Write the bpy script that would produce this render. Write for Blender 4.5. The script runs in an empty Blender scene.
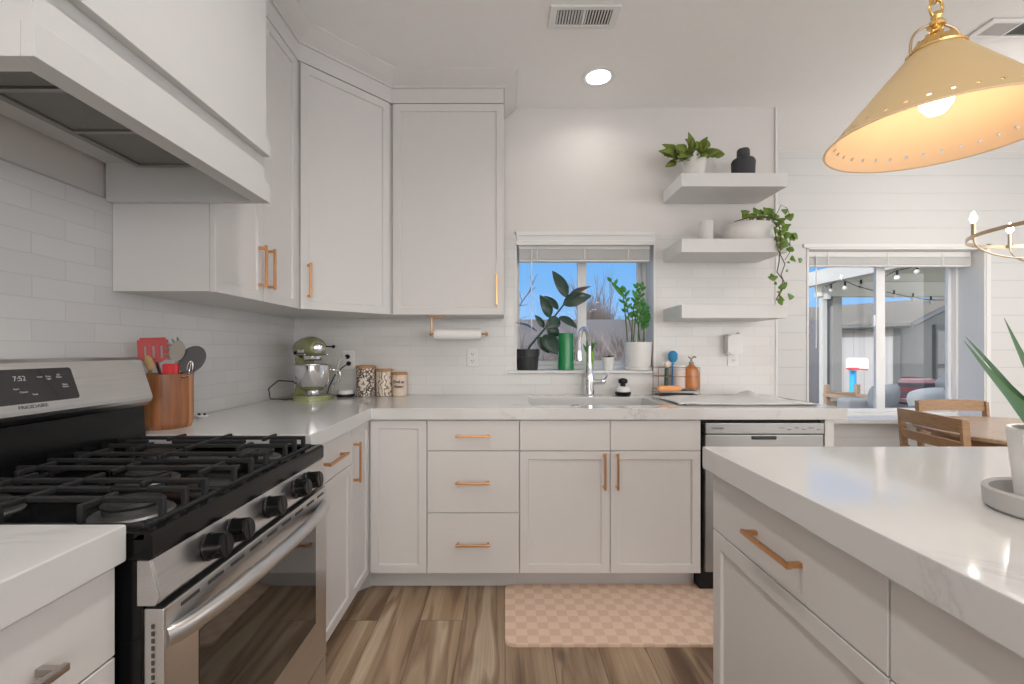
import bpy, bmesh, math, random
from mathutils import Vector, Matrix
random.seed(7)
PI = math.pi
S = bpy.context.scene
COL = S.collection
# ------------------------------------------------------------------ camera
F = 455.0; CX, CY = 505.0, 350.0; H = 1.211          # focal length in px, principal point, eye height
cam = bpy.data.cameras.new('camera'); camo = bpy.data.objects.new('camera', cam); COL.objects.link(camo)
camo.location = (0, 0, H); camo.rotation_euler = (PI/2, 0, 0)
cam.sensor_width = 36; cam.lens = F/1024*36; cam.shift_x = (512-CX)/1024; cam.shift_y = (CY-342)/1024
cam.clip_start = 0.02; cam.clip_end = 200
S.camera = camo
S.view_settings.view_transform = 'Standard'; S.view_settings.look = 'None'
S.view_settings.gamma = 1; S.view_settings.exposure = 0.53
S.view_settings.use_curve_mapping = False
# ------------------------------------------------------------------ world, sun
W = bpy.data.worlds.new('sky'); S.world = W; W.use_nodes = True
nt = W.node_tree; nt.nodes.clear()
# clear blue sky ahead, rear half turned bright warm white to fill the room
def nn_(tp): return nt.nodes.new(tp)
tcw = nn_('ShaderNodeTexCoord'); spw = nn_('ShaderNodeSeparateXYZ'); nt.links.new(tcw.outputs['Generated'], spw.inputs[0])
el = nn_('ShaderNodeValToRGB'); e_ = el.color_ramp.elements
e_[0].position = 0.0; e_[0].color = (.25, .42, .66, 1); e_[1].position = .55; e_[1].color = (.08, .25, .60, 1)
x_ = e_.new(.16); x_.color = (.15, .35, .66, 1)
nt.links.new(spw.outputs['Z'], el.inputs[0])
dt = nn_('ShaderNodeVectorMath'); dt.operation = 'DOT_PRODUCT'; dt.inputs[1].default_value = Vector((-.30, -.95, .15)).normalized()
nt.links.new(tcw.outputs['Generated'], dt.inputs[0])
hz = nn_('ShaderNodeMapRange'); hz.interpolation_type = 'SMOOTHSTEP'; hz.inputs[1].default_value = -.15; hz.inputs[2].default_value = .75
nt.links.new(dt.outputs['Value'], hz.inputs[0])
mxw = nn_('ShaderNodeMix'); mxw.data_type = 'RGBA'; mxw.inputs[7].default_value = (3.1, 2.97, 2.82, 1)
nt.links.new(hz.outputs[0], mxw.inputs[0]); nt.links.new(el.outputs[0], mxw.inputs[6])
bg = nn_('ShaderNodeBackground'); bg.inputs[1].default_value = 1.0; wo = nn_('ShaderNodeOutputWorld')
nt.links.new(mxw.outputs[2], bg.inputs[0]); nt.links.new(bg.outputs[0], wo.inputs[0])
sun = bpy.data.lights.new('sun', 'SUN'); sun.energy = 2.9; sun.angle = math.radians(0.6); sun.color = (1, .97, .92)
suno = bpy.data.objects.new('sun', sun); COL.objects.link(suno)
suno.rotation_euler = Vector((0.80, 0.48, -0.62)).to_track_quat('-Z', 'Y').to_euler()   # from the left, behind the camera
CEIL = 2.765; WX = -1.3495; WY = 2.91; DY = 3.58
def can_light_data(x, y, e, spread=150):
    l = bpy.data.lights.new('can_lamp', 'AREA'); l.shape = 'DISK'; l.size = 0.13; l.energy = e; l.spread = math.radians(spread)
    l.color = (1, .955, .90)
    o = bpy.data.objects.new('can_lamp', l); COL.objects.link(o); o.location = (x, y, CEIL-0.012); return o
CANS = [(0.532, 2.59, .7), (-0.12, 1.0, 4.5), (2.7, 0.5, 3), (3.9, 1.6, 4), (-0.12, -0.35, 6)]  # first one is the visible sink light; the rest are unseen, added for fill
FILL_GLOBES = [(-0.5, -1.8, 56, 'white fill globe added unseen behind the camera on the range side'), (1.7, -2.4, 46, 'white fill globe added unseen behind the camera over the rear floor'), (3.7, -0.9, 50, 'white fill globe added unseen on the dining side of the island')]  # unseen lamps added to brighten the ceiling and the room

# ------------------------------------------------------------------ materials
def new_mat(name):
    m = bpy.data.materials.new(name); m.use_nodes = True
    b = m.node_tree.nodes['Principled BSDF']; return m, m.node_tree, b
def mat(name, col, rough=0.5, metal=0.0, noise=0.0, nscale=20, bump=0.0, bscale=80, coat=0, trans=0, ior=1.45, emit=None, estr=0, alpha=None):
    m, t, b = new_mat(name)
    c = (col[0], col[1], col[2], 1)
    b.inputs['Base Color'].default_value = c; b.inputs['Roughness'].default_value = rough
    b.inputs['Metallic'].default_value = metal; b.inputs['IOR'].default_value = ior
    b.inputs['Coat Weight'].default_value = coat; b.inputs['Transmission Weight'].default_value = trans
    tc = t.nodes.new('ShaderNodeTexCoord')
    n = t.nodes.new('ShaderNodeTexNoise'); n.inputs['Scale'].default_value = nscale; n.inputs['Detail'].default_value = 4
    t.links.new(tc.outputs['Object'], n.inputs['Vector'])
    mx = t.nodes.new('ShaderNodeMix'); mx.data_type = 'RGBA'
    k = noise if noise else 0.015
    mx.inputs[6].default_value = tuple(max(0, x*(1-k)) for x in col)+(1,)
    mx.inputs[7].default_value = tuple(min(1, x*(1+k)) for x in col)+(1,)
    t.links.new(n.outputs['Fac'], mx.inputs[0]); t.links.new(mx.outputs[2], b.inputs['Base Color'])
    if bump:
        n2 = t.nodes.new('ShaderNodeTexNoise'); n2.inputs['Scale'].default_value = bscale; n2.inputs['Detail'].default_value = 3
        t.links.new(tc.outputs['Object'], n2.inputs['Vector'])
        bp = t.nodes.new('ShaderNodeBump'); bp.inputs['Strength'].default_value = bump; bp.inputs['Distance'].default_value = 0.004
        t.links.new(n2.outputs['Fac'], bp.inputs['Height']); t.links.new(bp.outputs[0], b.inputs['Normal'])
    if emit:
        b.inputs['Emission Color'].default_value = tuple(emit)+(1,); b.inputs['Emission Strength'].default_value = estr
    return m
def ramp(t, stops):
    r = t.nodes.new('ShaderNodeValToRGB'); e = r.color_ramp.elements
    while len(e) > 1: e.remove(e[-1])
    e[0].position = stops[0][0]; e[0].color = tuple(stops[0][1])+(1,)
    for p, c in stops[1:]:
        x = e.new(p); x.color = tuple(c)+(1,)
    return r
def mathn(t, op, a=None, b=None):
    n = t.nodes.new('ShaderNodeMath'); n.operation = op
    for i, v in enumerate((a, b)):
        if v is None: continue
        if isinstance(v, (int, float)): n.inputs[i].default_value = v
        else: t.links.new(v, n.inputs[i])
    return n.outputs[0]

M = {}
M['paint'] = mat('wall_paint', (.72, .695, .675), .75, bump=.05, bscale=120)
M['ceiling'] = mat('ceiling_paint', (.92, .915, .90), .9, bump=.25, bscale=35)
M['cab'] = mat('cabinet_paint', (.68, .662, .648), .38)
M['cab_in'] = mat('cabinet_shadow_gap', (.25, .24, .23), .7)
M['toe'] = mat('toe_kick_paint', (.55, .54, .53), .5)
M['hoodpaint'] = mat('hood_paint', (.63, .625, .615), .42)
M['trimw'] = mat('white_trim', (.75, .75, .74), .45)
M['vinyl'] = mat('white_vinyl', (.84, .84, .84), .35)
M['copper'] = mat('brushed_copper', (.68, .36, .17), .28, 1.0, noise=.06, nscale=60)
M['nickel'] = mat('brushed_nickel', (.48, .44, .41), .3, 1.0)
M['brass'] = mat('polished_brass', (.86, .57, .22), .2, 1.0)
M['brass_soft'] = mat('aged_brass', (.52, .40, .27), .35, 1.0)
M['chrome'] = mat('chrome', (.82, .82, .84), .08, 1.0)
M['black_plastic'] = mat('black_plastic', (.012, .012, .013), .3)
M['black_gloss'] = mat('black_enamel', (.005, .005, .0055), .16)
M['iron'] = mat('cast_iron', (.022, .022, .023), .5, noise=.1, bump=.3, bscale=200)
M['burner'] = mat('burner_cap_black', (.03, .03, .03), .45)
M['burner_al'] = mat('burner_aluminium', (.22, .22, .22), .45, .9)
M['knob'] = mat('knob_black', (.006, .006, .006), .16)
M['filter'] = mat('filter_mesh', (.28, .27, .25), .45, .8, noise=.15, nscale=300, bump=.6, bscale=400)
M['liner'] = mat('hood_liner_steel', (.36, .35, .33), .35, .9)
M['white_ceramic'] = mat('white_ceramic', (.78, .77, .75), .3)
M['ceram_grey'] = mat('grey_stoneware', (.50, .49, .475), .55, noise=.05)
M['black_pot'] = mat('black_ceramic', (.03, .032, .034), .45)
M['charcoal'] = mat('charcoal_clay', (.055, .055, .06), .7, noise=.1, bump=.4, bscale=90)
M['green_glass'] = mat('green_enamel', (.012, .26, .075), .15, coat=.4)
M['soil'] = mat('potting_soil', (.05, .035, .025), .95, noise=.4, nscale=120, bump=1, bscale=150)
M['mixer'] = mat('sage_enamel', (.30, .32, .14), .22, coat=.5)
M['white_plastic'] = mat('white_plastic', (.80, .80, .79), .4)
M['dark_slot'] = mat('socket_dark', (.05, .05, .05), .5)
M['paper'] = mat('paper_towel', (.86, .85, .83), .9, bump=.4, bscale=160)
M['red'] = mat('red_silicone', (.45, .015, .015), .38)
M['redb'] = mat('bright_red_plastic', (.72, .02, .03), .35)
M['greyuten'] = mat('taupe_nylon', (.30, .27, .23), .5)
M['woodspoon'] = mat('beech_wood', (.55, .35, .15), .55, noise=.1, nscale=40)
M['blacknylon'] = mat('black_nylon', (.03, .03, .032), .4)
M['steel_plain'] = mat('steel_rod', (.6, .6, .6), .25, 1)
M['amber'] = mat('amber_soap', (.55, .20, .06), .15, coat=.3)
M['peach'] = mat('orange_sponge', (.90, .42, .18), .8, bump=.4)
M['blue_br'] = mat('blue_bristles', (.03, .25, .50), .6)
M['pinkw'] = mat('milky_bottle', (.72, .62, .60), .35)
M['rust'] = mat('copper_wire', (.35, .19, .10), .45, .7)
M['towelw'] = mat('white_terry', (.82, .82, .81), .95, bump=.8, bscale=150)
M['stem'] = mat('plant_stem', (.10, .13, .045), .6)
M['vine'] = mat('vine_stem', (.10, .07, .03), .6)
M['twig'] = mat('bare_twig_bark', (.10, .08, .075), .85, noise=.2)
M['twig2'] = mat('pale_twig_bark', (.19, .165, .17), .85, noise=.2)
M['glow'] = mat('lamp_diffuser', (1, 1, 1), .5, emit=(1, .97, .92), estr=6)
M['bulb'] = mat('lit_bulb', (1, 1, 1), .4, emit=(1, .90, .76), estr=1.15)
M['globe'] = mat('fill_globe_glow', (1, 1, 1), .4, emit=(1, .96, .9), estr=2)
M['flame'] = mat('candle_bulb_lit', (1, 1, 1), .4, emit=(1, .95, .88), estr=14)
M['shade_out'] = mat('cream_enamel', (.64, .47, .25), .5)
M['shade_in'] = mat('warm_white_enamel', (.86, .64, .42), .6)
M['oak'] = None
M['gravel'] = mat('patio_concrete', (.50, .47, .43), .9, noise=.1, nscale=6)
M['bounce_concrete'] = mat('bounce_concrete', (.74, .73, .71), .9, noise=.08, nscale=4)
M['lawn'] = mat('winter_lawn', (.20, .17, .075), .95, noise=.35, nscale=3, bump=1, bscale=60)
M['rug_edge'] = mat('mat_edge', (.60, .42, .31), .7)
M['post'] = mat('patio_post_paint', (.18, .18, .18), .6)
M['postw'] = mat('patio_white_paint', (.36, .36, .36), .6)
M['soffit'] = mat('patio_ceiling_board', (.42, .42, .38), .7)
M['fabric'] = mat('outdoor_grey_fabric', (.42, .42, .42), .95, bump=.4)
M['fabric_w'] = mat('outdoor_white_fabric', (.72, .71, .68), .95, bump=.4)
M['toyblue'] = mat('blue_toy_plastic', (.03, .35, .75), .4)
M['toyred'] = mat('red_toy_plastic', (.65, .05, .06), .4)

for k_ in ('black_gloss', 'iron', 'knob', 'black_plastic', 'burner'): M[k_].node_tree.nodes['Principled BSDF'].inputs['Specular IOR Level'].default_value = .3
# glass pane: thin architectural glass
m, t, b = new_mat('window_glass'); t.nodes.remove(b)
tr = t.nodes.new('ShaderNodeBsdfTransparent'); tr.inputs[0].default_value = (.97, .985, .99, 1)
gl = t.nodes.new('ShaderNodeBsdfGlossy'); gl.inputs['Roughness'].default_value = .02
fr = t.nodes.new('ShaderNodeFresnel'); fr.inputs[0].default_value = 1.45
mx = t.nodes.new('ShaderNodeMixShader')
fsc = mathn(t, 'MULTIPLY', fr.outputs[0], .15)
t.links.new(fsc, mx.inputs[0]); t.links.new(tr.outputs[0], mx.inputs[1]); t.links.new(gl.outputs[0], mx.inputs[2])
t.links.new(mx.outputs[0], t.nodes['Material Output'].inputs[0]); M['glass'] = m

# brushed stainless steel, brushing along an axis
def steel(name, col, rough, sc):
    m, t, b = new_mat(name)
    tc = t.nodes.new('ShaderNodeTexCoord'); mp = t.nodes.new('ShaderNodeMapping'); mp.inputs['Scale'].default_value = sc
    n = t.nodes.new('ShaderNodeTexNoise'); n.inputs['Scale'].default_value = 6; n.inputs['Detail'].default_value = 5
    t.links.new(tc.outputs['Object'], mp.inputs[0]); t.links.new(mp.outputs[0], n.inputs['Vector'])
    r = ramp(t, [(.3, [c*.93 for c in col]), (.7, [min(1, c*1.07) for c in col])])
    t.links.new(n.outputs['Fac'], r.inputs[0]); t.links.new(r.outputs[0], b.inputs['Base Color'])
    b.inputs['Metallic'].default_value = 1
    rr = t.nodes.new('ShaderNodeMapRange'); rr.inputs[3].default_value = rough*.85; rr.inputs[4].default_value = rough*1.2
    t.links.new(n.outputs['Fac'], rr.inputs[0]); t.links.new(rr.outputs[0], b.inputs['Roughness'])
    return m
M['steel'] = steel('brushed_stainless', (.62, .61, .60), .30, (60, 1, 60))
M['steel_x'] = steel('brushed_stainless_wide', (.33, .33, .33), .36, (1, 60, 60))
M['handle_steel'] = mat('satin_steel_handle', (.62, .61, .60), .34, 1.0)

# quartz
m, t, b = new_mat('white_quartz')
tc = t.nodes.new('ShaderNodeTexCoord')
n1 = t.nodes.new('ShaderNodeTexNoise'); n1.inputs['Scale'].default_value = 1.3; n1.inputs['Detail'].default_value = 8; n1.inputs['Roughness'].default_value = .62; n1.inputs['Distortion'].default_value = 1.2
t.links.new(tc.outputs['Object'], n1.inputs['Vector'])
a1 = mathn(t, 'ABSOLUTE', mathn(t, 'SUBTRACT', n1.outputs['Fac'], .5))
r1 = ramp(t, [(0, (.46, .455, .45)), (.008, (.60, .595, .59)), (.022, (.655, .65, .64)), (1, (.665, .66, .65))])
t.links.new(a1, r1.inputs[0])
n2 = t.nodes.new('ShaderNodeTexNoise'); n2.inputs['Scale'].default_value = 2.0; n2.inputs['Detail'].default_value = 3
t.links.new(tc.outputs['Object'], n2.inputs['Vector'])
r2 = ramp(t, [(.55, (0, 0, 0)), (.70, (1, 1, 1))]); t.links.new(n2.outputs['Fac'], r2.inputs[0])
mx = t.nodes.new('ShaderNodeMix'); mx.data_type = 'RGBA'; mx.inputs[6].default_value = (.665, .66, .65, 1)
t.links.new(r2.outputs[0], mx.inputs[0]); t.links.new(r1.outputs[0], mx.inputs[7]); t.links.new(mx.outputs[2], b.inputs['Base Color'])
b.inputs['Roughness'].default_value = .09; b.inputs['IOR'].default_value = 1.6
M['quartz'] = m

# handmade subway tile: u axis 'x' or 'y'
def tile(name, axis):
    m, t, b = new_mat(name)
    tc = t.nodes.new('ShaderNodeTexCoord'); sp = t.nodes.new('ShaderNodeSeparateXYZ'); cb = t.nodes.new('ShaderNodeCombineXYZ')
    t.links.new(tc.outputs['Object'], sp.inputs[0])
    t.links.new(sp.outputs['X' if axis == 'x' else 'Y'], cb.inputs[0]); t.links.new(sp.outputs['Z'], cb.inputs[1])
    wv = t.nodes.new('ShaderNodeTexNoise'); wv.inputs['Scale'].default_value = 9; wv.inputs['Detail'].default_value = 1
    t.links.new(cb.outputs[0], wv.inputs['Vector'])
    ad = t.nodes.new('ShaderNodeVectorMath'); ad.operation = 'MULTIPLY_ADD'; ad.inputs[1].default_value = (.006, .006, 0)
    t.links.new(wv.outputs['Color'], ad.inputs[0]); t.links.new(cb.outputs[0], ad.inputs[2])
    br = t.nodes.new('ShaderNodeTexBrick'); br.inputs['Scale'].default_value = 1
    br.inputs['Brick Width'].default_value = .20; br.inputs['Row Height'].default_value = .062; br.inputs['Mortar Size'].default_value = .0016
    br.inputs['Mortar Smooth'].default_value = .3
    br.inputs['Color1'].default_value = (.69, .68, .665, 1); br.inputs['Color2'].default_value = (.725, .715, .70, 1); br.inputs['Mortar'].default_value = (.635, .625, .61, 1)
    t.links.new(ad.outputs[0], br.inputs['Vector']); t.links.new(br.outputs['Color'], b.inputs['Base Color'])
    nz = t.nodes.new('ShaderNodeTexNoise'); nz.inputs['Scale'].default_value = 14; nz.inputs['Detail'].default_value = 2
    t.links.new(cb.outputs[0], nz.inputs['Vector'])
    hh = mathn(t, 'SUBTRACT', mathn(t, 'MULTIPLY', nz.outputs['Fac'], .7), mathn(t, 'MULTIPLY', br.outputs['Fac'], 1.0))
    bp = t.nodes.new('ShaderNodeBump'); bp.inputs['Strength'].default_value = .38; bp.inputs['Distance'].default_value = .003
    t.links.new(hh, bp.inputs['Height']); t.links.new(bp.outputs[0], b.inputs['Normal'])
    b.inputs['Roughness'].default_value = .22
    return m
M['tile_x'] = tile('white_subway_tile', 'x'); M['tile_y'] = tile('white_subway_tile_side', 'y')

# shiplap: horizontal grooves every 0.136 m
m, t, b = new_mat('white_shiplap')
tc = t.nodes.new('ShaderNodeTexCoord'); sp = t.nodes.new('ShaderNodeSeparateXYZ'); t.links.new(tc.outputs['Object'], sp.inputs[0])
fz = mathn(t, 'FRACT', mathn(t, 'DIVIDE', mathn(t, 'ADD', sp.outputs['Z'], .027), .1372))
rg = ramp(t, [(0, (0, 0, 0)), (.035, (1, 1, 1)), (1, (1, 1, 1))]); t.links.new(fz, rg.inputs[0])
rc = ramp(t, [(0, (.52, .52, .515)), (.03, (.61, .61, .605)), (.05, (.63, .63, .62)), (1, (.63, .63, .62))]); t.links.new(fz, rc.inputs[0])
t.links.new(rc.outputs[0], b.inputs['Base Color']); b.inputs['Roughness'].default_value = .5
bp = t.nodes.new('ShaderNodeBump'); bp.inputs['Distance'].default_value = .004; bp.inputs['Strength'].default_value = .5
t.links.new(rg.outputs[0], bp.inputs['Height']); t.links.new(bp.outputs[0], b.inputs['Normal']); M['shiplap'] = m

# plank floor, planks run along Y
m, t, b = new_mat('rustic_plank_floor')
tc = t.nodes.new('ShaderNodeTexCoord'); sp = t.nodes.new('ShaderNodeSeparateXYZ'); cb = t.nodes.new('ShaderNodeCombineXYZ')
t.links.new(tc.outputs['Object'], sp.inputs[0]); t.links.new(sp.outputs['Y'], cb.inputs[0]); t.links.new(sp.outputs['X'], cb.inputs[1])
br = t.nodes.new('ShaderNodeTexBrick'); br.inputs['Scale'].default_value = 1; br.inputs['Brick Width'].default_value = 1.25; br.inputs['Row Height'].default_value = .19
br.inputs['Mortar Size'].default_value = .0012; br.offset = .37; br.inputs['Color1'].default_value = (0, 0, 0, 1); br.inputs['Color2'].default_value = (1, 1, 1, 1); br.inputs['Mortar'].default_value = (.5, .5, .5, 1)
t.links.new(cb.outputs[0], br.inputs['Vector'])
# long flowing grain, different in every plank
ofs = t.nodes.new('ShaderNodeVectorMath'); ofs.operation = 'MULTIPLY_ADD'; ofs.inputs[1].default_value = (3.1, 7.7, 5)
t.links.new(br.outputs['Color'], ofs.inputs[0])
scl = t.nodes.new('ShaderNodeVectorMath'); scl.operation = 'MULTIPLY'; scl.inputs[1].default_value = (.8, 7.5, 1)
t.links.new(cb.outputs[0], scl.inputs[0]); t.links.new(scl.outputs[0], ofs.inputs[2])
g1 = t.nodes.new('ShaderNodeTexNoise'); g1.inputs['Scale'].default_value = .95; g1.inputs['Detail'].default_value = 3.5; g1.inputs['Distortion'].default_value = .45
t.links.new(ofs.outputs[0], g1.inputs['Vector'])
rw = ramp(t, [(.26, (.12, .070, .040)), (.37, (.19, .118, .072)), (.42, (.34, .24, .155)), (.52, (.43, .32, .22)), (.57, (.26, .175, .11)), (.62, (.36, .26, .175)), (.68, (.56, .46, .34)), (.78, (.48, .37, .26))])
t.links.new(g1.outputs['Fac'], rw.inputs[0])
s2 = t.nodes.new('ShaderNodeVectorMath'); s2.operation = 'MULTIPLY'; s2.inputs[1].default_value = (1.2, 30, 1); t.links.new(ofs.outputs[0], s2.inputs[0])
g2 = t.nodes.new('ShaderNodeTexNoise'); g2.inputs['Scale'].default_value = 1.6; g2.inputs['Detail'].default_value = 5
t.links.new(s2.outputs[0], g2.inputs['Vector'])
r3 = ramp(t, [(.3, (.78, .78, .78)), (.7, (1.12, 1.1, 1.08))]); t.links.new(g2.outputs['Fac'], r3.inputs[0])
m2 = t.nodes.new('ShaderNodeMix'); m2.data_type = 'RGBA'; m2.blend_type = 'MULTIPLY'; m2.inputs[0].default_value = 1
t.links.new(rw.outputs[0], m2.inputs[6]); t.links.new(r3.outputs[0], m2.inputs[7])
pv = ramp(t, [(0, (.88, .87, .86)), (1, (1.14, 1.12, 1.08))]); t.links.new(br.outputs['Color'], pv.inputs[0])
m3 = t.nodes.new('ShaderNodeMix'); m3.data_type = 'RGBA'; m3.blend_type = 'MULTIPLY'; m3.inputs[0].default_value = 1
t.links.new(m2.outputs[2], m3.inputs[6]); t.links.new(pv.outputs[0], m3.inputs[7])
# knots
vk = t.nodes.new('ShaderNodeTexVoronoi'); vk.inputs['Scale'].default_value = 1.6; vk.inputs['Randomness'].default_value = 1
s3 = t.nodes.new('ShaderNodeVectorMath'); s3.operation = 'MULTIPLY'; s3.inputs[1].default_value = (1, 2.2, 1); t.links.new(cb.outputs[0], s3.inputs[0]); t.links.new(s3.outputs[0], vk.inputs['Vector'])
kn = ramp(t, [(0, (.35, .32, .3)), (.05, (.5, .48, .45)), (.11, (1, 1, 1))]); t.links.new(vk.outputs['Distance'], kn.inputs[0])
m4 = t.nodes.new('ShaderNodeMix'); m4.data_type = 'RGBA'; m4.blend_type = 'MULTIPLY'; m4.inputs[0].default_value = 1
t.links.new(m3.outputs[2], m4.inputs[6]); t.links.new(kn.outputs[0], m4.inputs[7])
m5 = t.nodes.new('ShaderNodeMix'); m5.data_type = 'RGBA'; m5.inputs[7].default_value = (.09, .06, .04, 1)
t.links.new(br.outputs['Fac'], m5.inputs[0]); t.links.new(m4.outputs[2], m5.inputs[6]); t.links.new(m5.outputs[2], b.inputs['Base Color'])
b.inputs['Roughness'].default_value = .42
bp = t.nodes.new('ShaderNodeBump'); bp.inputs['Strength'].default_value = .15; bp.inputs['Distance'].default_value = .003; t.links.new(g2.outputs['Fac'], bp.inputs['Height']); t.links.new(bp.outputs[0], b.inputs['Normal'])
M['floor'] = m

# wood with grain along an axis; strips=True for laminated staves round a cylinder
def wood(name, c1, c2, scale=(1, 1, 8), rough=.45, nsc=6):
    m, t, b = new_mat(name)
    tc = t.nodes.new('ShaderNodeTexCoord'); mp = t.nodes.new('ShaderNodeMapping'); mp.inputs['Scale'].default_value = scale
    n = t.nodes.new('ShaderNodeTexNoise'); n.inputs['Scale'].default_value = nsc; n.inputs['Detail'].default_value = 5; n.inputs['Distortion'].default_value = .6
    t.links.new(tc.outputs['Object'], mp.inputs[0]); t.links.new(mp.outputs[0], n.inputs['Vector'])
    r = ramp(t, [(.3, c1), (.7, c2)]); t.links.new(n.outputs['Fac'], r.inputs[0]); t.links.new(r.outputs[0], b.inputs['Base Color'])
    b.inputs['Roughness'].default_value = rough; return m
M['oak'] = wood('honey_oak', (.30, .165, .075), (.42, .25, .125), (3, 3, 18))
M['tabletop'] = wood('table_wood', (.42, .28, .18), (.55, .40, .28), (2, 14, 2), .25)
M['lidwood'] = wood('lid_wood', (.42, .20, .085), (.55, .28, .12), (4, 20, 20))
M['outwood'] = wood('weathered_wood', (.22, .15, .10), (.34, .25, .18), (4, 4, 20))
# acacia staves
m, t, b = new_mat('acacia_staves')
tc = t.nodes.new('ShaderNodeTexCoord'); sp = t.nodes.new('ShaderNodeSeparateXYZ'); t.links.new(tc.outputs['Object'], sp.inputs[0])
ang = mathn(t, 'ARCTAN2', sp.outputs['Y'], sp.outputs['X'])
seg = mathn(t, 'FLOOR', mathn(t, 'MULTIPLY', ang, 2.6))
wn = t.nodes.new('ShaderNodeTexWhiteNoise'); wn.noise_dimensions = '1D'; t.links.new(seg, wn.inputs['W'])
r = ramp(t, [(0, (.24, .09, .035)), (.35, (.44, .18, .07)), (.6, (.56, .26, .11)), (.8, (.36, .145, .06)), (1, (.80, .52, .28))]); t.links.new(wn.outputs[0], r.inputs[0])
mp = t.nodes.new('ShaderNodeMapping'); mp.inputs['Scale'].default_value = (30, 30, 3); t.links.new(tc.outputs['Object'], mp.inputs[0])
n = t.nodes.new('ShaderNodeTexNoise'); n.inputs['Scale'].default_value = 2; n.inputs['Detail'].default_value = 4; t.links.new(mp.outputs[0], n.inputs['Vector'])
rr = ramp(t, [(.3, (.75, .72, .7)), (.7, (1.15, 1.15, 1.15))]); t.links.new(n.outputs['Fac'], rr.inputs[0])
mm = t.nodes.new('ShaderNodeMix'); mm.data_type = 'RGBA'; mm.blend_type = 'MULTIPLY'; mm.inputs[0].default_value = 1
t.links.new(r.outputs[0], mm.inputs[6]); t.links.new(rr.outputs[0], mm.inputs[7]); t.links.new(mm.outputs[2], b.inputs['Base Color']); b.inputs['Roughness'].default_value = .35
M['acacia'] = m
# checkered mat
m, t, b = new_mat('peach_checker_mat')
tc = t.nodes.new('ShaderNodeTexCoord'); ck = t.nodes.new('ShaderNodeTexChecker'); ck.inputs['Scale'].default_value = 1/.047
ck.inputs['Color1'].default_value = (.72, .51, .385, 1); ck.inputs['Color2'].default_value = (.80, .61, .48, 1)
t.links.new(tc.outputs['Object'], ck.inputs[0]); t.links.new(ck.outputs[0], b.inputs['Base Color']); b.inputs['Roughness'].default_value = .8
M['checker'] = m
# leaves
def leafmat(name, c1, c2, rough=.35, sc=25):
    m = mat(name, c1, rough, noise=.0, nscale=sc); t = m.node_tree
    mx = [n for n in t.nodes if n.type == 'MIX'][0]
    mx.inputs[6].default_value = tuple(c1)+(1,); mx.inputs[7].default_value = tuple(c2)+(1,)
    return m
M['leaf_pothos'] = leafmat('pothos_leaf', (.03, .13, .012), (.22, .34, .03), .35, 14)
M['leaf_variegated'] = leafmat('variegated_leaf', (.03, .085, .012), (.30, .36, .05), .4, 18)
M['leaf_rubber'] = leafmat('rubber_leaf', (.028, .055, .042), (.055, .10, .075), .25, 8)
M['leaf_rubber_red'] = leafmat('young_rubber_leaf', (.16, .085, .05), (.10, .12, .08), .3, 8)
M['leaf_zz'] = leafmat('zz_leaf', (.02, .15, .02), (.07, .30, .05), .25, 10)
M['leaf_aloe'] = leafmat('spiky_leaf', (.035, .10, .04), (.10, .20, .075), .35, 12)
M['leaf_bright'] = leafmat('bright_green_stalk', (.16, .42, .03), (.30, .55, .06), .35, 10)
# spiky leaf banding
# asphalt shingle and siding
m, t, b = new_mat('shed_shingles')
tc = t.nodes.new('ShaderNodeTexCoord'); br = t.nodes.new('ShaderNodeTexBrick'); br.inputs['Scale'].default_value = 1; br.inputs['Brick Width'].default_value = .5; br.inputs['Row Height'].default_value = .16; br.inputs['Mortar Size'].default_value = .01
br.inputs['Color1'].default_value = (.075, .07, .058, 1); br.inputs['Color2'].default_value = (.115, .10, .085, 1); br.inputs['Mortar'].default_value = (.09, .08, .07, 1)
t.links.new(tc.outputs['Object'], br.inputs['Vector']); t.links.new(br.outputs[0], b.inputs['Base Color']); b.inputs['Roughness'].default_value = .95; M['shingle'] = m
def siding(name, base, dark, axis='X', pitch=.2):
    m, t, b = new_mat(name)
    tc = t.nodes.new('ShaderNodeTexCoord'); sp = t.nodes.new('ShaderNodeSeparateXYZ'); t.links.new(tc.outputs['Object'], sp.inputs[0])
    f = mathn(t, 'FRACT', mathn(t, 'DIVIDE', sp.outputs[axis], pitch))
    r = ramp(t, [(0, dark), (.06, dark), (.1, base), (1, base)]); t.links.new(f, r.inputs[0]); t.links.new(r.outputs[0], b.inputs['Base Color']); b.inputs['Roughness'].default_value = .8
    return m
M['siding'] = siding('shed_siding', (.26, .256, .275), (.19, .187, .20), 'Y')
M['siding_shaded'] = siding('shed_siding_shaded', (.11, .115, .12), (.08, .085, .09), 'X')  # same shed siding, darkened so the gable's shade sits in its colour
M['fence'] = siding('fence_boards', (.075, .075, .095), (.055, .055, .07), 'X', .14)
M['shed_dark'] = mat('shed_trim_dark', (.055, .06, .065), .7)
M['shed_door'] = mat('shed_door_grey', (.16, .165, .17), .7)
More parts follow.
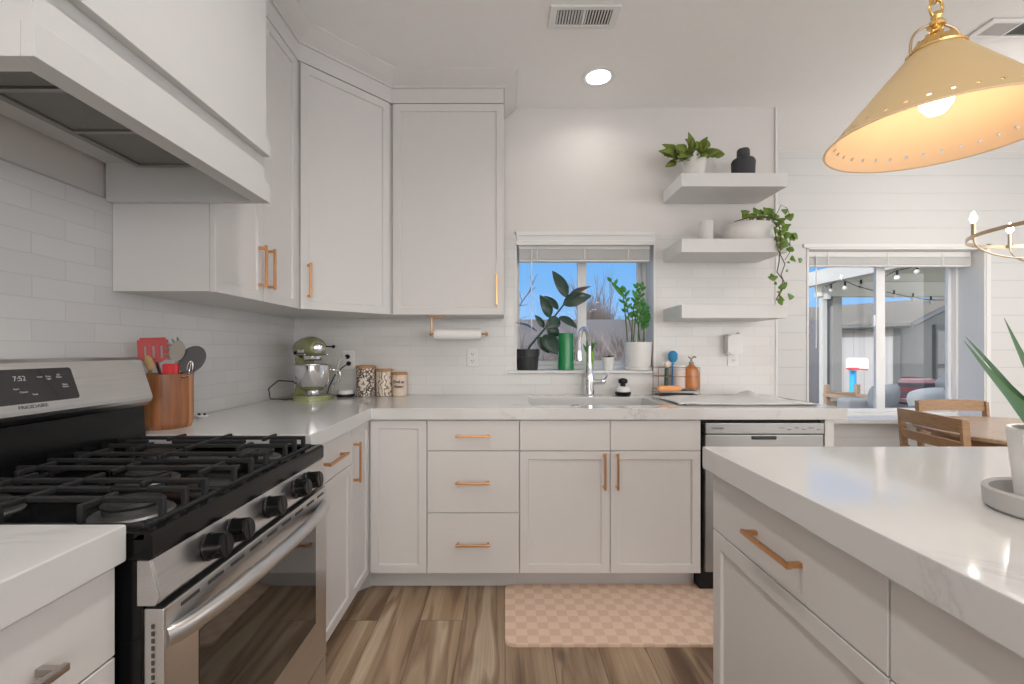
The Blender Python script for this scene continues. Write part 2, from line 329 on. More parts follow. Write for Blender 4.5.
# canister prints
def pattern(name, kind):
    m, t, b = new_mat(name)
    tc = t.nodes.new('ShaderNodeTexCoord')
    if kind == 0:
        v = t.nodes.new('ShaderNodeTexVoronoi'); v.inputs['Scale'].default_value = 55; v.feature = 'DISTANCE_TO_EDGE'; t.links.new(tc.outputs['Object'], v.inputs['Vector'])
        r = ramp(t, [(0, (.10, .07, .055)), (.10, (.14, .10, .08)), (.15, (.74, .66, .57)), (1, (.78, .72, .64))]); t.links.new(v.outputs[0], r.inputs[0])
    elif kind == 1:
        v = t.nodes.new('ShaderNodeTexWave'); v.inputs['Scale'].default_value = 14; v.inputs['Distortion'].default_value = 9; v.inputs['Detail Scale'].default_value = 2; t.links.new(tc.outputs['Object'], v.inputs['Vector'])
        r = ramp(t, [(0, (.22, .17, .14)), (.22, (.35, .28, .23)), (.32, (.74, .64, .53)), (1, (.78, .68, .57))]); t.links.new(v.outputs[1], r.inputs[0])
    else:
        v = t.nodes.new('ShaderNodeTexNoise'); v.inputs['Scale'].default_value = 20; t.links.new(tc.outputs['Object'], v.inputs['Vector'])
        r = ramp(t, [(.3, (.74, .58, .46)), (.7, (.80, .66, .54))]); t.links.new(v.outputs[0], r.inputs[0])
    t.links.new(r.outputs[0], b.inputs['Base Color']); b.inputs['Roughness'].default_value = .35
    return m
M['can0'] = pattern('dark_folk_print', 0); M['can1'] = pattern('scroll_print', 1); M['can2'] = pattern('tan_glaze', 2)
M['ink'] = mat('brown_ink', (.09, .06, .05), .5); M['cream'] = mat('cream_glaze', (.78, .70, .60), .4)
# striped pillow
m, t, b = new_mat('striped_pillow_cloth')
tc = t.nodes.new('ShaderNodeTexCoord'); sp = t.nodes.new('ShaderNodeSeparateXYZ'); t.links.new(tc.outputs['Object'], sp.inputs[0])
f = mathn(t, 'FRACT', mathn(t, 'MULTIPLY', sp.outputs['Z'], 4.6))
r = ramp(t, [(0, (.30, .03, .05)), (.2, (.30, .03, .05)), (.22, (.07, .05, .07)), (.42, (.25, .22, .24)), (.45, (.62, .30, .32)), (.6, (.70, .60, .60)), (.65, (.35, .03, .06)), (.85, (.10, .08, .10)), (1, (.4, .1, .12))]); r.color_ramp.interpolation = 'CONSTANT'
t.links.new(f, r.inputs[0]); t.links.new(r.outputs[0], b.inputs['Base Color']); b.inputs['Roughness'].default_value = .95; M['stripe'] = m
# perforated-look not used; oven glass
M['ovenglass'] = mat('oven_glass', (.012, .011, .011), .05, coat=.6)
M['display'] = mat('display_glass', (.02, .02, .022), .06, coat=.4)
M['label_grey'] = mat('display_print', (.65, .65, .65), .5)
M['logo_grey'] = mat('logo_grey', (.16, .16, .16), .4)

# ------------------------------------------------------------------ mesh helpers
def B(): return bmesh.new()
def box(bm, x0, x1, y0, y1, z0, z1, bev=0, seg=2, mtx=None):
    r = bmesh.ops.create_cube(bm, size=1)
    vs = r['verts']
    for v in vs:
        v.co = Vector(((x0+x1)/2+v.co.x*(x1-x0), (y0+y1)/2+v.co.y*(y1-y0), (z0+z1)/2+v.co.z*(z1-z0)))
    if bev > 0:
        es = list({e for v in vs for e in v.link_edges})
        r2 = bmesh.ops.bevel(bm, geom=es, offset=bev, segments=seg, profile=.5, affect='EDGES')
        vs = list({v for f in r2['faces'] for v in f.verts} | {v for v in vs if v.is_valid})
    if mtx is not None:
        for v in vs: v.co = mtx @ v.co
    return vs
def frame_from(d):
    d = d.normalized(); a = Vector((0, 0, 1)) if abs(d.z) < .9 else Vector((1, 0, 0))
    u = d.cross(a).normalized(); return u, d.cross(u).normalized()
def tube(bm, pts, r, n=8, cap=True, flat=1.0, closed=False):
    pts = [Vector(p) for p in pts]; rs = r if isinstance(r, (list, tuple)) else [r]*len(pts)
    rings = []; u0 = None; L = len(pts)
    for i, p in enumerate(pts):
        if closed: d = pts[(i+1) % L]-pts[i-1]
        else: d = (pts[min(i+1, L-1)]-pts[max(i-1, 0)])
        d.normalize()
        if u0 is None: u, w = frame_from(d)
        else:
            u = (u0-d*u0.dot(d)).normalized(); w = d.cross(u).normalized()
        u0 = u
        rings.append([bm.verts.new(p+(u*math.cos(2*PI*k/n)+w*math.sin(2*PI*k/n)*flat)*rs[i]) for k in range(n)])
    for i in range(L-1 if not closed else L):
        a, b2 = rings[i], rings[(i+1) % L]
        for k in range(n):
            bm.faces.new((a[k], a[(k+1) % n], b2[(k+1) % n], b2[k]))
    if cap and not closed:
        bm.faces.new(rings[0][::-1]); bm.faces.new(rings[-1])
def lathe(bm, prof, c=(0, 0, 0), n=32, axis=Vector((0, 0, 1)), sx=1, sy=1):
    # prof: list of (radius, height)
    c = Vector(c); rings = []
    if axis.z > .99: u, w = Vector((1, 0, 0)), Vector((0, 1, 0))
    else:
        u, w = frame_from(axis)
        if u.cross(w).dot(axis) < 0: w = -w
    for r, h in prof:
        if r < 1e-6: rings.append([bm.verts.new(c+axis*h)])
        else: rings.append([bm.verts.new(c+axis*h+(u*math.cos(2*PI*k/n)*sx+w*math.sin(2*PI*k/n)*sy)*r) for k in range(n)])
    for a, b2 in zip(rings, rings[1:]):
        for k in range(n):
            if len(a) == 1 and len(b2) == 1: continue
            if len(a) == 1: bm.faces.new((a[0], b2[(k+1) % n], b2[k]))
            elif len(b2) == 1: bm.faces.new((a[k], a[(k+1) % n], b2[0]))
            else: bm.faces.new((a[k], a[(k+1) % n], b2[(k+1) % n], b2[k]))
def rod(bm, p0, p1, r, n=12): tube(bm, [p0, p1], r, n)
def prism(bm, poly, z0, z1, axis='z'):
    def P(a, b2, c):
        return Vector((a, b2, c)) if axis == 'z' else (Vector((c, a, b2)) if axis == 'x' else Vector((a, c, b2)))
    lo = [bm.verts.new(P(a, b2, z0)) for a, b2 in poly]; hi = [bm.verts.new(P(a, b2, z1)) for a, b2 in poly]
    n = len(poly); bm.faces.new(lo[::-1]); bm.faces.new(hi)
    for i in range(n): bm.faces.new((lo[i], lo[(i+1) % n], hi[(i+1) % n], hi[i]))
    return lo+hi
def ball(bm, c, r, sx=1, sy=1, sz=1, n=14):
    q = bmesh.ops.create_uvsphere(bm, u_segments=n, v_segments=max(6, n*2//3), radius=1)
    for v in q['verts']: v.co = Vector((c[0]+v.co.x*r*sx, c[1]+v.co.y*r*sy, c[2]+v.co.z*r*sz))
    return q['verts']
def rounded_rect(x0, x1, y0, y1, r, n=6):
    p = []
    for cx, cy, a in ((x1-r, y1-r, 0), (x0+r, y1-r, 90), (x0+r, y0+r, 180), (x1-r, y0+r, 270)):
        for k in range(n+1):
            t_ = math.radians(a+90*k/n); p.append((cx+r*math.cos(t_), cy+r*math.sin(t_)))
    return p
def cells(bm, xs, ys, keep, z0, z1, bev=.003, mapf=None):
    nx, ny = len(xs)-1, len(ys)-1; vt = {}
    mapf = mapf or (lambda a, b2, c: Vector((a, b2, c)))
    def V(i, j, k):
        if (i, j, k) not in vt: vt[(i, j, k)] = bm.verts.new(mapf(xs[i], ys[j], (z0, z1)[k]))
        return vt[(i, j, k)]
    K = lambda i, j: 0 <= i < nx and 0 <= j < ny and keep(i, j)
    for i in range(nx):
        for j in range(ny):
            if not K(i, j): continue
            bm.faces.new((V(i, j, 1), V(i+1, j, 1), V(i+1, j+1, 1), V(i, j+1, 1)))
            bm.faces.new((V(i, j, 0), V(i, j+1, 0), V(i+1, j+1, 0), V(i+1, j, 0)))
            if not K(i-1, j): bm.faces.new((V(i, j, 0), V(i, j, 1), V(i, j+1, 1), V(i, j+1, 0)))
            if not K(i+1, j): bm.faces.new((V(i+1, j, 0), V(i+1, j+1, 0), V(i+1, j+1, 1), V(i+1, j, 1)))
            if not K(i, j-1): bm.faces.new((V(i, j, 0), V(i+1, j, 0), V(i+1, j, 1), V(i, j, 1)))
            if not K(i, j+1): bm.faces.new((V(i, j+1, 0), V(i, j+1, 1), V(i+1, j+1, 1), V(i+1, j+1, 0)))
    if bev:
        bm.normal_update()
        es = [e for e in bm.edges if len(e.link_faces) == 2 and e.calc_face_angle() > .5]
        bmesh.ops.bevel(bm, geom=es, offset=bev, segments=2, profile=.5, affect='EDGES')

def wloc(o):
    v = Vector((0, 0, 0))
    while o is not None: v += o.location; o = o.parent
    return v
def obj(name, bm, material, parent=None, smooth=True, label=None, origin=None, local=False):
    """link bm as ONE mesh object; coordinates in bm are world ones unless local"""
    me = bpy.data.meshes.new(name)
    base = wloc(parent) if (parent and not local) else Vector((0, 0, 0))
    if origin is not None: org = Vector(origin)
    else: org = base.copy()
    bmesh.ops.translate(bm, verts=bm.verts, vec=-org)
    bmesh.ops.recalc_face_normals(bm, faces=bm.faces)
    if smooth:
        for f in bm.faces: f.smooth = True
        for e in bm.edges:
            if len(e.link_faces) == 2:
                if e.calc_face_angle(0) > .6: e.smooth = False
    bm.to_mesh(me); bm.free()
    me.materials.append(M[material] if isinstance(material, str) else material)
    o = bpy.data.objects.new(name, me); COL.objects.link(o)
    if smooth: wn_ = o.modifiers.new('flat_faces', 'WEIGHTED_NORMAL'); wn_.keep_sharp = True; wn_.weight = 100
    o.location = org-base
    if parent: o.parent = parent
    if label: o['label'] = label
    return o
def tag(o, label, cat, group=None, kind=None):
    o['label'] = label; o['category'] = cat
    if group: o['group'] = group
    if kind: o['kind'] = kind
    return o
def thing(name, label, cat, loc, group=None):
    o = bpy.data.objects.new(name, None); COL.objects.link(o); o.location = loc; o.empty_display_size = .05
    return tag(o, label, cat, group)
def struct(name, bm, m_, smooth=False):
    o = obj(name, bm, m_, smooth=smooth); o['kind'] = 'structure'; return o
def copy_tree(o, parent=None):
    c = o.copy(); COL.objects.link(c)
    if parent: c.parent = parent
    for ch in [x for x in bpy.data.objects if x.parent == o]: copy_tree(ch, c)
    return c
def text(name, s, size, mtx, material, parent, depth=.0006, bold=0, sx=1):
    cu = bpy.data.curves.new('lettering', 'FONT'); cu.body = s; cu.size = size; cu.extrude = depth; cu.offset = bold
    cu.align_x = 'CENTER'; cu.align_y = 'CENTER'
    o = bpy.data.objects.new('lettering', cu); COL.objects.link(o)
    bpy.context.view_layer.update()
    me = bpy.data.meshes.new_from_object(o.evaluated_get(bpy.context.evaluated_depsgraph_get()))
    bpy.data.objects.remove(o)
    me.transform(Matrix.Diagonal((sx, 1, 1, 1))); me.transform(mtx); me.transform(Matrix.Translation(-wloc(parent)))
    me.materials.clear(); me.materials.append(M[material]); me.name = name
    q = bpy.data.objects.new(name, me); COL.objects.link(q); q.parent = parent; return q
def at(u, v, Y): return Vector(((u-CX)*Y/F, Y, H+(CY-v)*Y/F))     # a sight measured on the photo, put at its real distance

# ------------------------------------------------------------------ structure
bm = B(); box(bm, -1.5, 6.2, -3.6, 3.84, -.12, 0); struct('floor', bm, 'floor')
bm = B(); box(bm, -1.5, 6.2, -3.6, 3.84, CEIL, CEIL+.15); struct('ceiling', bm, 'ceiling')
bm = B(); box(bm, WX-.15, WX-.008, -3.6, WY+.2, 0, CEIL); struct('wall_left', bm, 'paint')
bm = B(); box(bm, WX-.0075, WX, -1.2, WY, .60, 1.72); struct('wall_left_tiling', bm, 'tile_y')
bm = B(); box(bm, WX-.0075, WX+.0015, -1.2, 1.56, 1.7205, 1.7255); struct('trim_7', bm, 'ceram_grey')
KX0, KX1, KZ0, KZ1 = .064, .960, 1.081, 1.962
def zmap(a, b2, c): return Vector((a, c, b2))
bm = B(); cells(bm, [WX-.15, KX0, KX1, 1.727], [0, KZ0-.02, KZ1, CEIL], lambda i, j: not (i == 1 and j == 1), WY+.006, WY+.20, 0, zmap); struct('wall_back', bm, 'paint')
bm = B(); cells(bm, [WX, KX0, KX1, 1.727], [.60, KZ0-.02, KZ1-.012], lambda i, j: not (i == 1 and j == 1), WY, WY+.0055, 0, zmap); struct('wall_back_tiling', bm, 'tile_x')
# wing wall between kitchen window wall and dining wall, with its slim corner bead
bm = B(); box(bm, 1.60, 1.727, WY+.2005, DY+.2, 0, CEIL); struct('wall_wing', bm, 'shiplap')
bm = B(); box(bm, 1.7275, 1.742, WY-.004, WY+.04, .60, CEIL-.001, .002); struct('trim_1', bm, 'trimw')
DX0, DX1, DZ0, DZ1 = 2.375, 3.777, .665, 2.014
bm = B(); cells(bm, [1.7275, DX0, DX1, 6.2], [0, DZ0, DZ1, CEIL], lambda i, j: not (i == 1 and j == 1), DY, DY+.25, 0, zmap); struct('wall_dining', bm, 'shiplap')
bm = B(); cells(bm, [-3.6, -3.0, 2.6, 3.84], [0, .4, 2.5, CEIL], lambda i, j: not (i == 1 and j == 1), 6.05, 6.2, 0, lambda a, b2, c: Vector((c, a, b2))); struct('wall_right', bm, 'paint')
bm = B(); cells(bm, [-1.5, -.8, 5.6, 6.2], [0, 2.5, CEIL], lambda i, j: not (i == 1 and j == 0), -3.75, -3.6, 0, zmap); struct('wall_rear', bm, 'paint')
bm = B(); box(bm, 1.745, DX0-.02, DY-.014, DY, 0, .11, .003); box(bm, DX0-.02, 6.0, DY-.014, DY, 0, .11, .003); struct('baseboard_dining', bm, 'trimw')

# windows ------------------------------------------------
def wroot(name, loc, label):
    o = bpy.data.objects.new(name, None); COL.objects.link(o); o.location = loc; o['kind'] = 'structure'; o['label'] = label; return o
def slider(name, x0, x1, z0, z1, y, mull0, mull1, label, right_w=.05):
    w = wroot(name, ((x0+x1)/2, y, z0), label)
    bm = B(); fw = .028
    cells(bm, [x0, x0+fw, x1-fw, x1], [z0, z0+fw, z1-fw, z1], lambda i, j: not (i == 1 and j == 1), y, y+.07, .003, zmap); obj('frame', bm, 'vinyl', w)
    def sash(a, b2, yy, sl, sr):
        bm = B(); s = .03
        cells(bm, [a, a+sl, b2-sr, b2], [z0+fw+.0005, z0+fw+s, z1-fw-s, z1-fw-.0005], lambda i, j: not (i == 1 and j == 1), yy, yy+.028, .003, zmap); so = obj('sash', bm, 'vinyl', w)
        bm = B(); box(bm, a+sl-.004, b2-sr+.004, yy+.012, yy+.016, z0+fw+s-.004, z1-fw-s+.004); obj('glass_pane', bm, 'glass', so, smooth=False)
    sash(x0+fw+.0005, mull1, y+.008, .006, mull1-mull0-.02)
    sash(mull1-.035, x1-fw-.0005, y+.038, .035, right_w)
    return w
KY = 3.065
kw = slider('window_1', KX0, KX1, KZ0, KZ1, KY, .47, .55, 'white two pane sliding window above the sink', .03)
dw = slider('window_2', DX0, DX1, DZ0, DZ1, DY+.20, 3.07, 3.165, 'wide white two pane sliding window in the dining shiplap wall', .03)
bm = B(); box(bm, 3.055, 3.072, DY+.19, DY+.207, 1.41, 1.50, .004); obj('latch', bm, 'vinyl', dw)
# reveals, sills
def reveal(nm, x0, x1, z0, z1, ya, yb, mt='trimw', sill=None):
    bm = B(); tk = .012
    box(bm, x0, x0+tk, ya, yb, z0, z1); box(bm, x1-tk, x1, ya, yb, z0, z1); box(bm, x0, x1, ya, yb, z1-tk, z1)
    struct(nm, bm, mt)
reveal('trim_2', KX0-.001, KX1+.001, KZ0, KZ1+.001, WY-.004, KY)
reveal('trim_3', DX0-.001, DX1+.001, DZ0, DZ1+.001, DY-.006, DY+.2)
bm = B(); box(bm, KX0-.045, KX1-.0, WY-.03, KY+.0, KZ0-.018, KZ0, .004); struct('trim_4', bm, 'trimw')
bm = B(); box(bm, DX0-.06, DX1+.03, DY-.035, DY+.2, DZ0-.03, DZ0+.004, .004); struct('trim_5', bm, 'trimw')
bm = B(); box(bm, DX1, DX1+.035, DY-.012, DY, DZ0, DZ1+.03, .002); box(bm, DX0-.03, DX1+.035, DY-.012, DY, DZ1+.0, DZ1+.03, .002); struct('trim_6', bm, 'trimw')
# rear and side openings, out of view, added to let in fill daylight
w = wroot('added_window_rear', (1.8, -3.68, 0), 'wide patio door added unseen in the rear wall to let in daylight')
bm = B(); cells(bm, [-.8, -.74, 1.3, 1.36, 3.4, 3.46, 5.54, 5.6], [0, .08, 2.44, 2.5], lambda i, j: not (i in (1, 3, 5) and j == 1), -3.72, -3.66, 0, zmap); obj('frame', bm, 'vinyl', w, smooth=False)
w = wroot('added_window_side', (6.12, -.5, .9), 'side window added unseen in the right wall to let in daylight')
bm = B(); cells(bm, [-3.0, -2.95, -.23, -.17, 2.55, 2.6], [.4, .45, 2.45, 2.5], lambda i, j: not (i in (1, 3) and j == 1), 6.08, 6.13, 0, lambda a, b2, c: Vector((c, a, b2))); obj('frame', bm, 'vinyl', w, smooth=False)

# blinds
def blinds(label, x0, x1, ztop, y0, wx, wlen, valance):
    o = thing('window_blind', label, 'blind', ((x0+x1)/2, y0+.03, ztop-.08))
    if valance:
        bm = B(); box(bm, x0-.0, x1+.0, y0-.012, y0+.012, ztop-.078, ztop, .003); box(bm, x0-.006, x1+.006, y0-.02, y0-.011, ztop-.085, ztop-.055, .003); box(bm, x0-.006, x1+.006, y0-.018, y0-.011, ztop-.022, ztop-.0, .003); obj('valance', bm, 'trimw', o)
    bm = B(); box(bm, x0+.012, x1-.014, y0+.02, y0+.06, ztop-.105, ztop-.062, .003); obj('headrail', bm, 'white_plastic', o)
    bm = B()
    for k in range(14):
        z = ztop-.109-k*.0042
        box(bm, x0+.016, x1-.018, y0+.016, y0+.066, z-.0028, z)
    obj('slats', bm, 'trimw', o, smooth=False)
    zb = ztop-.109-14*.0042
    bm = B(); box(bm, x0+.016, x1-.018, y0+.018, y0+.064, zb-.014, zb-.001, .003); obj('bottom_rail', bm, 'white_plastic', o)
    for q in (.15, .5, .82):
        bm = B(); xx = x0+(x1-x0)*q; box(bm, xx-.004, xx+.004, y0+.0125, y0+.0155, zb-.014, ztop-.07); obj('ladder_tape', bm, 'trimw', o)
    bm = B(); rod(bm, (wx, y0+.008, ztop-.09), (wx, y0+.008, ztop-.09-wlen), .004, 8); ball(bm, (wx, y0+.008, ztop-.09-wlen), .006); obj('wand', bm, 'white_plastic', o)
blinds('white slatted blind raised to the top of the small window over the sink', KX0+.012, KX1-.012, KZ1-.0, WY-.002, at(531.5, 0, 2.92).x, .54, True)
blinds('wide white slatted blind raised to the top of the dining window', DX0+.013, DX1-.014, DZ1+.05, DY+.06, at(816, 0, 3.65).x, .74, False)

# ------------------------------------------------------------------ cabinet kit
def R_(a): return Matrix.Rotation(math.radians(a), 4, 'Z')
def panel(bm, w, h, mtx, shaker=True, t_=.02, rail=.058):
    """local: x 0..w, z 0..h, front at y=-t_"""
    vs = box(bm, 0, w, -t_, 0, 0, h)
    if shaker:
        bm.faces.ensure_lookup_table(); bm.normal_update()
        f = [q for q in {f for v in vs for f in v.link_faces} if q.normal.y < -.9][0]
        bmesh.ops.inset_region(bm, faces=[f], thickness=rail)
        bmesh.ops.inset_region(bm, faces=[f], thickness=.004, depth=-.009)
        vs = list({v for v in bm.verts if v.co.x > -1e-4 and v.co.x < w+1e-4})
    bmesh.ops.transform(bm, matrix=mtx, verts=list(bm.verts))
def pull(L, mtx, parent, material='copper', vertical=False, label=None):
    """square bar pull centred at the matrix origin, front towards -y"""
    bm = B(); s = .0055
    box(bm, -L/2, L/2, -.036, -.026, -s, s, .0015)
    for q in (-1, 1):
        box(bm, q*(L/2-.011)-s, q*(L/2-.011)+s, -.0265, -.0002, -s, s, .001)
    if vertical: bmesh.ops.rotate(bm, verts=bm.verts, cent=(0, 0, 0), matrix=Matrix.Rotation(PI/2, 3, 'Y'))
    bmesh.ops.transform(bm, matrix=mtx, verts=bm.verts)
    return obj('handle', bm, material, parent, label=label)
def front(root, kind, o, ang, w, h, shaker=True, hl=None, hx=.5, hz=.5, vert=False, hm='copper', rail=.058):
    """door or drawer front whose lower left corner (seen from the front) is o"""
    g = .0016
    mtx = Matrix.Translation(o) @ R_(ang) @ Matrix.Translation((g, 0, g))
    bm = B(); panel(bm, w-2*g, h-2*g, mtx, shaker, rail=rail)
    es = [e for e in bm.edges if len(e.link_faces) == 2 and e.calc_face_angle(0) > 1.2]
    bmesh.ops.bevel(bm, geom=es, offset=.0015, segments=1, affect='EDGES')
    d = obj(kind, bm, 'cab', root)
    if hl:
        hmx = Matrix.Translation(o) @ R_(ang) @ Matrix.Translation((hx*w, -.02, hz*h))
        pull(hl, hmx, d, hm, vert)
    return d
CT = .925; CB = .869; DB = .104; YD = 2.253; XL = -.673
def carcass(root, x0, x1, y0, y1, z1, toe, toeside):
    bm = B(); box(bm, x0, x1, y0, y1, DB, z1, .001); obj('carcass', bm, 'cab_in' if False else 'cab', root)
    tx0, tx1, ty0, ty1 = toe
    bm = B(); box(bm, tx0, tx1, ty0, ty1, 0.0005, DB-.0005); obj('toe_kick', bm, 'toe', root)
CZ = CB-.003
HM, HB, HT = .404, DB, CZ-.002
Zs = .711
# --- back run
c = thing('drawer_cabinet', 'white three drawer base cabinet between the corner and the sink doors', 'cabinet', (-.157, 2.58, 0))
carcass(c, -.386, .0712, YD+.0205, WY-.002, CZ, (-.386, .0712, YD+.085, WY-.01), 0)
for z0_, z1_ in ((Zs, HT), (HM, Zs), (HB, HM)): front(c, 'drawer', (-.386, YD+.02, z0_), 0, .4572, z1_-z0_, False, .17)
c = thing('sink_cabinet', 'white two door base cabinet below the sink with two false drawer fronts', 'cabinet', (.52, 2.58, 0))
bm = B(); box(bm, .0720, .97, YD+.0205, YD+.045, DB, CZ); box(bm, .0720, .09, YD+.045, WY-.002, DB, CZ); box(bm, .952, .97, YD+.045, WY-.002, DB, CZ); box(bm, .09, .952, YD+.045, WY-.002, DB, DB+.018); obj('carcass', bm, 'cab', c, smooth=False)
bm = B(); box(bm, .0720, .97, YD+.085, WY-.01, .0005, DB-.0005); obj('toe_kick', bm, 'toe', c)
for x_, hx in ((.0720, .93), (.521, .07)):
    front(c, 'false_drawer', (x_, YD+.02, Zs), 0, .449, HT-Zs, False)
    front(c, 'door', (x_, YD+.02, HB), 0, .449, Zs-HB, True, .178, hx, .84, True)
# --- corner + left run
c = thing('corner_cabinet', 'white corner base cabinet with narrow doors meeting beside the drawer cabinet', 'cabinet', (-1.0, 2.5, 0))
bm = B(); prism(bm, [(WX+.002, 1.998), (XL-.0205, 1.998), (XL-.0205, YD+.0205), (-.3868, YD+.0205), (-.3868, WY-.002), (WX+.002, WY-.002)], DB, CZ); obj('carcass', bm, 'cab', c, smooth=False)
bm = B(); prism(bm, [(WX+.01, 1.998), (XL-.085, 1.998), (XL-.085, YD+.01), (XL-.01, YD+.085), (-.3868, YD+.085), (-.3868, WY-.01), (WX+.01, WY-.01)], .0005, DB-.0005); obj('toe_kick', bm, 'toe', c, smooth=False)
front(c, 'door', (XL+.004, YD+.02, HB), 0, .3868+XL-.004+2*abs(XL)-2*abs(XL)+0, HT-HB) if False else front(c, 'door', (-.669, YD+.02, HB), 0, .282, HT-HB)
front(c, 'door', (XL-.02, 1.998, HB), 90, YD-.002-1.998, HT-HB, True, .18, .10, .80, True, rail=.05)
c = thing('base_cabinet', 'white base cabinet with one drawer above one door right of the range', 'cabinet', (-1.0, 1.77, 0))
carcass(c, WX+.002, XL-.0205, 1.542, 1.9972, CZ, (WX+.01, XL-.085, 1.542, 1.9972), 0)
front(c, 'drawer', (XL-.02, 1.542, Zs), 90, .455, HT-Zs, False, .2)
front(c, 'door', (XL-.02, 1.542, HB), 90, .455, Zs-HB, True)
# near cabinet left of range
c = thing('base_cabinet', 'white drawer base cabinet in the near left corner beside the range', 'cabinet', (-1.0, .3, 0))
carcass(c, WX+.002, -.6855, -.9, .778, .846, (WX+.01, -.75, -.9, .778), 0)
for k, (y0_, y1_) in enumerate(((.322, .778), (-.14, .322), (-.9, -.14))):
    front(c, 'drawer', (-.685, y0_, Zs-.022), 90, y1_-y0_, CZ-.023-Zs+.022, False, .2, .52, .42, hm='nickel')
    front(c, 'drawer', (-.685, y0_, HM), 90, y1_-y0_, Zs-.022-HM, False, .2, hm='nickel')
    front(c, 'drawer', (-.685, y0_, HB), 90, y1_-y0_, HM-HB, False, .2, hm='nickel')
# end panel by dishwasher
c = thing('end_panel', 'tall white end panel right of the dishwasher', 'panel', (1.603, 2.6, 0))
bm = B(); box(bm, 1.584, 1.63, YD, WY-.004, .0005, CZ, .002); obj('board', bm, 'cab', c)

# --- worktops
c = thing('countertop', 'long white quartz worktop along the back wall turning the corner to the range', 'countertop', (0, 2.5, CB))
SX0, SX1, SY0, SY1 = .135, .835, 2.36, 2.77
bm = B(); cells(bm, [WX+.001, -.656, SX0, SX1, 1.68], [1.539, 2.228, SY0, SY1, WY-.001], lambda i, j: (i == 0 or j > 0) and not (i == 2 and j == 2), CB, CT, .003)
obj('slab', bm, 'quartz', c)
c = thing('countertop', 'short white quartz worktop in the near left corner in front of the range', 'countertop', (-1, .2, .848))
bm = B(); box(bm, WX+.001, -.650, -1.0, .783, .848, .912, .004); obj('slab', bm, 'quartz', c)
# sink
c = thing('sink', 'white undermount sink bowl set in the worktop under the window', 'sink', (.485, 2.565, .68))
bm = B(); th = .012
box(bm, SX0-.013, SX1+.013, SY0-.013, SY0-.001, .68, CB-.001); box(bm, SX0-.013, SX1+.013, SY1+.001, SY1+.013, .68, CB-.001)
box(bm, SX0-.013, SX0-.001, SY0-.001, SY1+.001, .68, CB-.001); box(bm, SX1+.001, SX1+.013, SY0-.001, SY1+.001, .68, CB-.001); box(bm, SX0-.013, SX1+.013, SY0-.013, SY1+.013, .668, .68)
obj('bowl', bm, 'white_ceramic', c)
bm = B(); lathe(bm, [(0, .003), (.035, .003), (.045, .001), (.045, 0)], (.485, 2.62, .681), 24); obj('drain', bm, 'chrome', c)
bm = B(); lathe(bm, [(0, .006), (.016, .006), (.02, .002), (.02, 0)], (.36, 2.335, CT+.0005), 20)
o = obj('air_switch', bm, 'steel_plain'); tag(o, 'small round steel button on the worktop edge left of the sink', 'button')
# faucet
c = thing('faucet', 'chrome gooseneck pull down faucet behind the sink', 'faucet', (.525, 2.835, CT))
bm = B(); lathe(bm, [(0, 0), (.036, 0), (.036, .008), (.031, .014), (.029, .06), (.031, .085), (.031, .12), (.023, .15), (.018, .20), (.018, .21), (.0, .21)], (.525, 2.835, CT+.0003), 24); obj('body', bm, 'chrome', c)
P0 = Vector((.525, 2.835, CT+.205)); E = Vector((.425, 2.62, 1.24))
pts = [P0, P0+Vector((0, 0, .10))]
top = 1.235; rad = (Vector((E.x, E.y, 0))-Vector((P0.x, P0.y, 0))).length/2; mid = (Vector((E.x, E.y, 0))+Vector((P0.x, P0.y, 0)))/2; dirv = (Vector((E.x, E.y, 0))-Vector((P0.x, P0.y, 0))).normalized()
for k in range(13):
    a = PI-PI*k/12; pts.append(Vector((mid.x, mid.y, top))+dirv*(math.cos(a)*rad)+Vector((0, 0, math.sin(a)*.105)))
bm = B(); tube(bm, pts, .0135, 12); obj('spout', bm, 'chrome', c)
bm = B(); lathe(bm, [(0, 0), (.020, 0), (.024, .012), (.022, .05), (.018, .085), (.0145, .11), (0, .11)], (E.x, E.y, 1.140), 18); obj('spray_head', bm, 'chrome', c)
bm = B(); rod(bm, (.545, 2.83, CT+.085), (.60, 2.815, CT+.092), .016, 14); ball(bm, (.604, 2.814, CT+.092), .019)
tube(bm, [(.604, 2.814, CT+.10), (.622, 2.805, CT+.115), (.632, 2.80, CT+.145)], [.008, .007, .006], 10); obj('lever', bm, 'chrome', c)

# --- upper cabinets
UB, UT = 1.409, 2.606; UY = 2.57; UX = -.995
Ax, Ay = UX, 2.185; Bx, By = -.641, UY      # ends of the diagonal face (front of door)
c = thing('wall_cabinet', 'white two door wall cabinet on the left wall beside the range hood', 'cabinet', (-1.17, 1.86, UB))
bm = B(); box(bm, WX+.002, UX-.0205, 1.562, Ay-.001, UB+.004, UT-.001, .001); obj('carcass', bm, 'cab', c)
mid_ = 1.876
front(c, 'door', (UX-.02, 1.562, UB), 90, mid_-1.562, UT-UB-.003, True, .17, .88, .117, True)
front(c, 'door', (UX-.02, mid_, UB), 90, Ay-mid_-.004, UT-UB-.003, True, .17, .10, .117, True)
c = thing('wall_cabinet', 'white diagonal corner wall cabinet with one tall door', 'cabinet', (-1.05, 2.6, UB))
dv = Vector((Bx-Ax, By-Ay, 0)); L = dv.length; dn = dv.normalized(); nrm = Vector((dn.y, -dn.x, 0))
ia = Vector((Ax, Ay, 0))-nrm*.0205; ib = Vector((Bx, By, 0))-nrm*.0205
bm = B(); prism(bm, [(WX+.002, Ay), (UX-.021, Ay), (ia.x, ia.y), (ib.x, ib.y), (Bx-.001, UY+.021), (Bx-.001, WY-.002), (WX+.002, WY-.002)], UB+.004, UT-.001); obj('carcass', bm, 'cab', c, smooth=False)
ang = math.degrees(math.atan2(dn.y, dn.x))
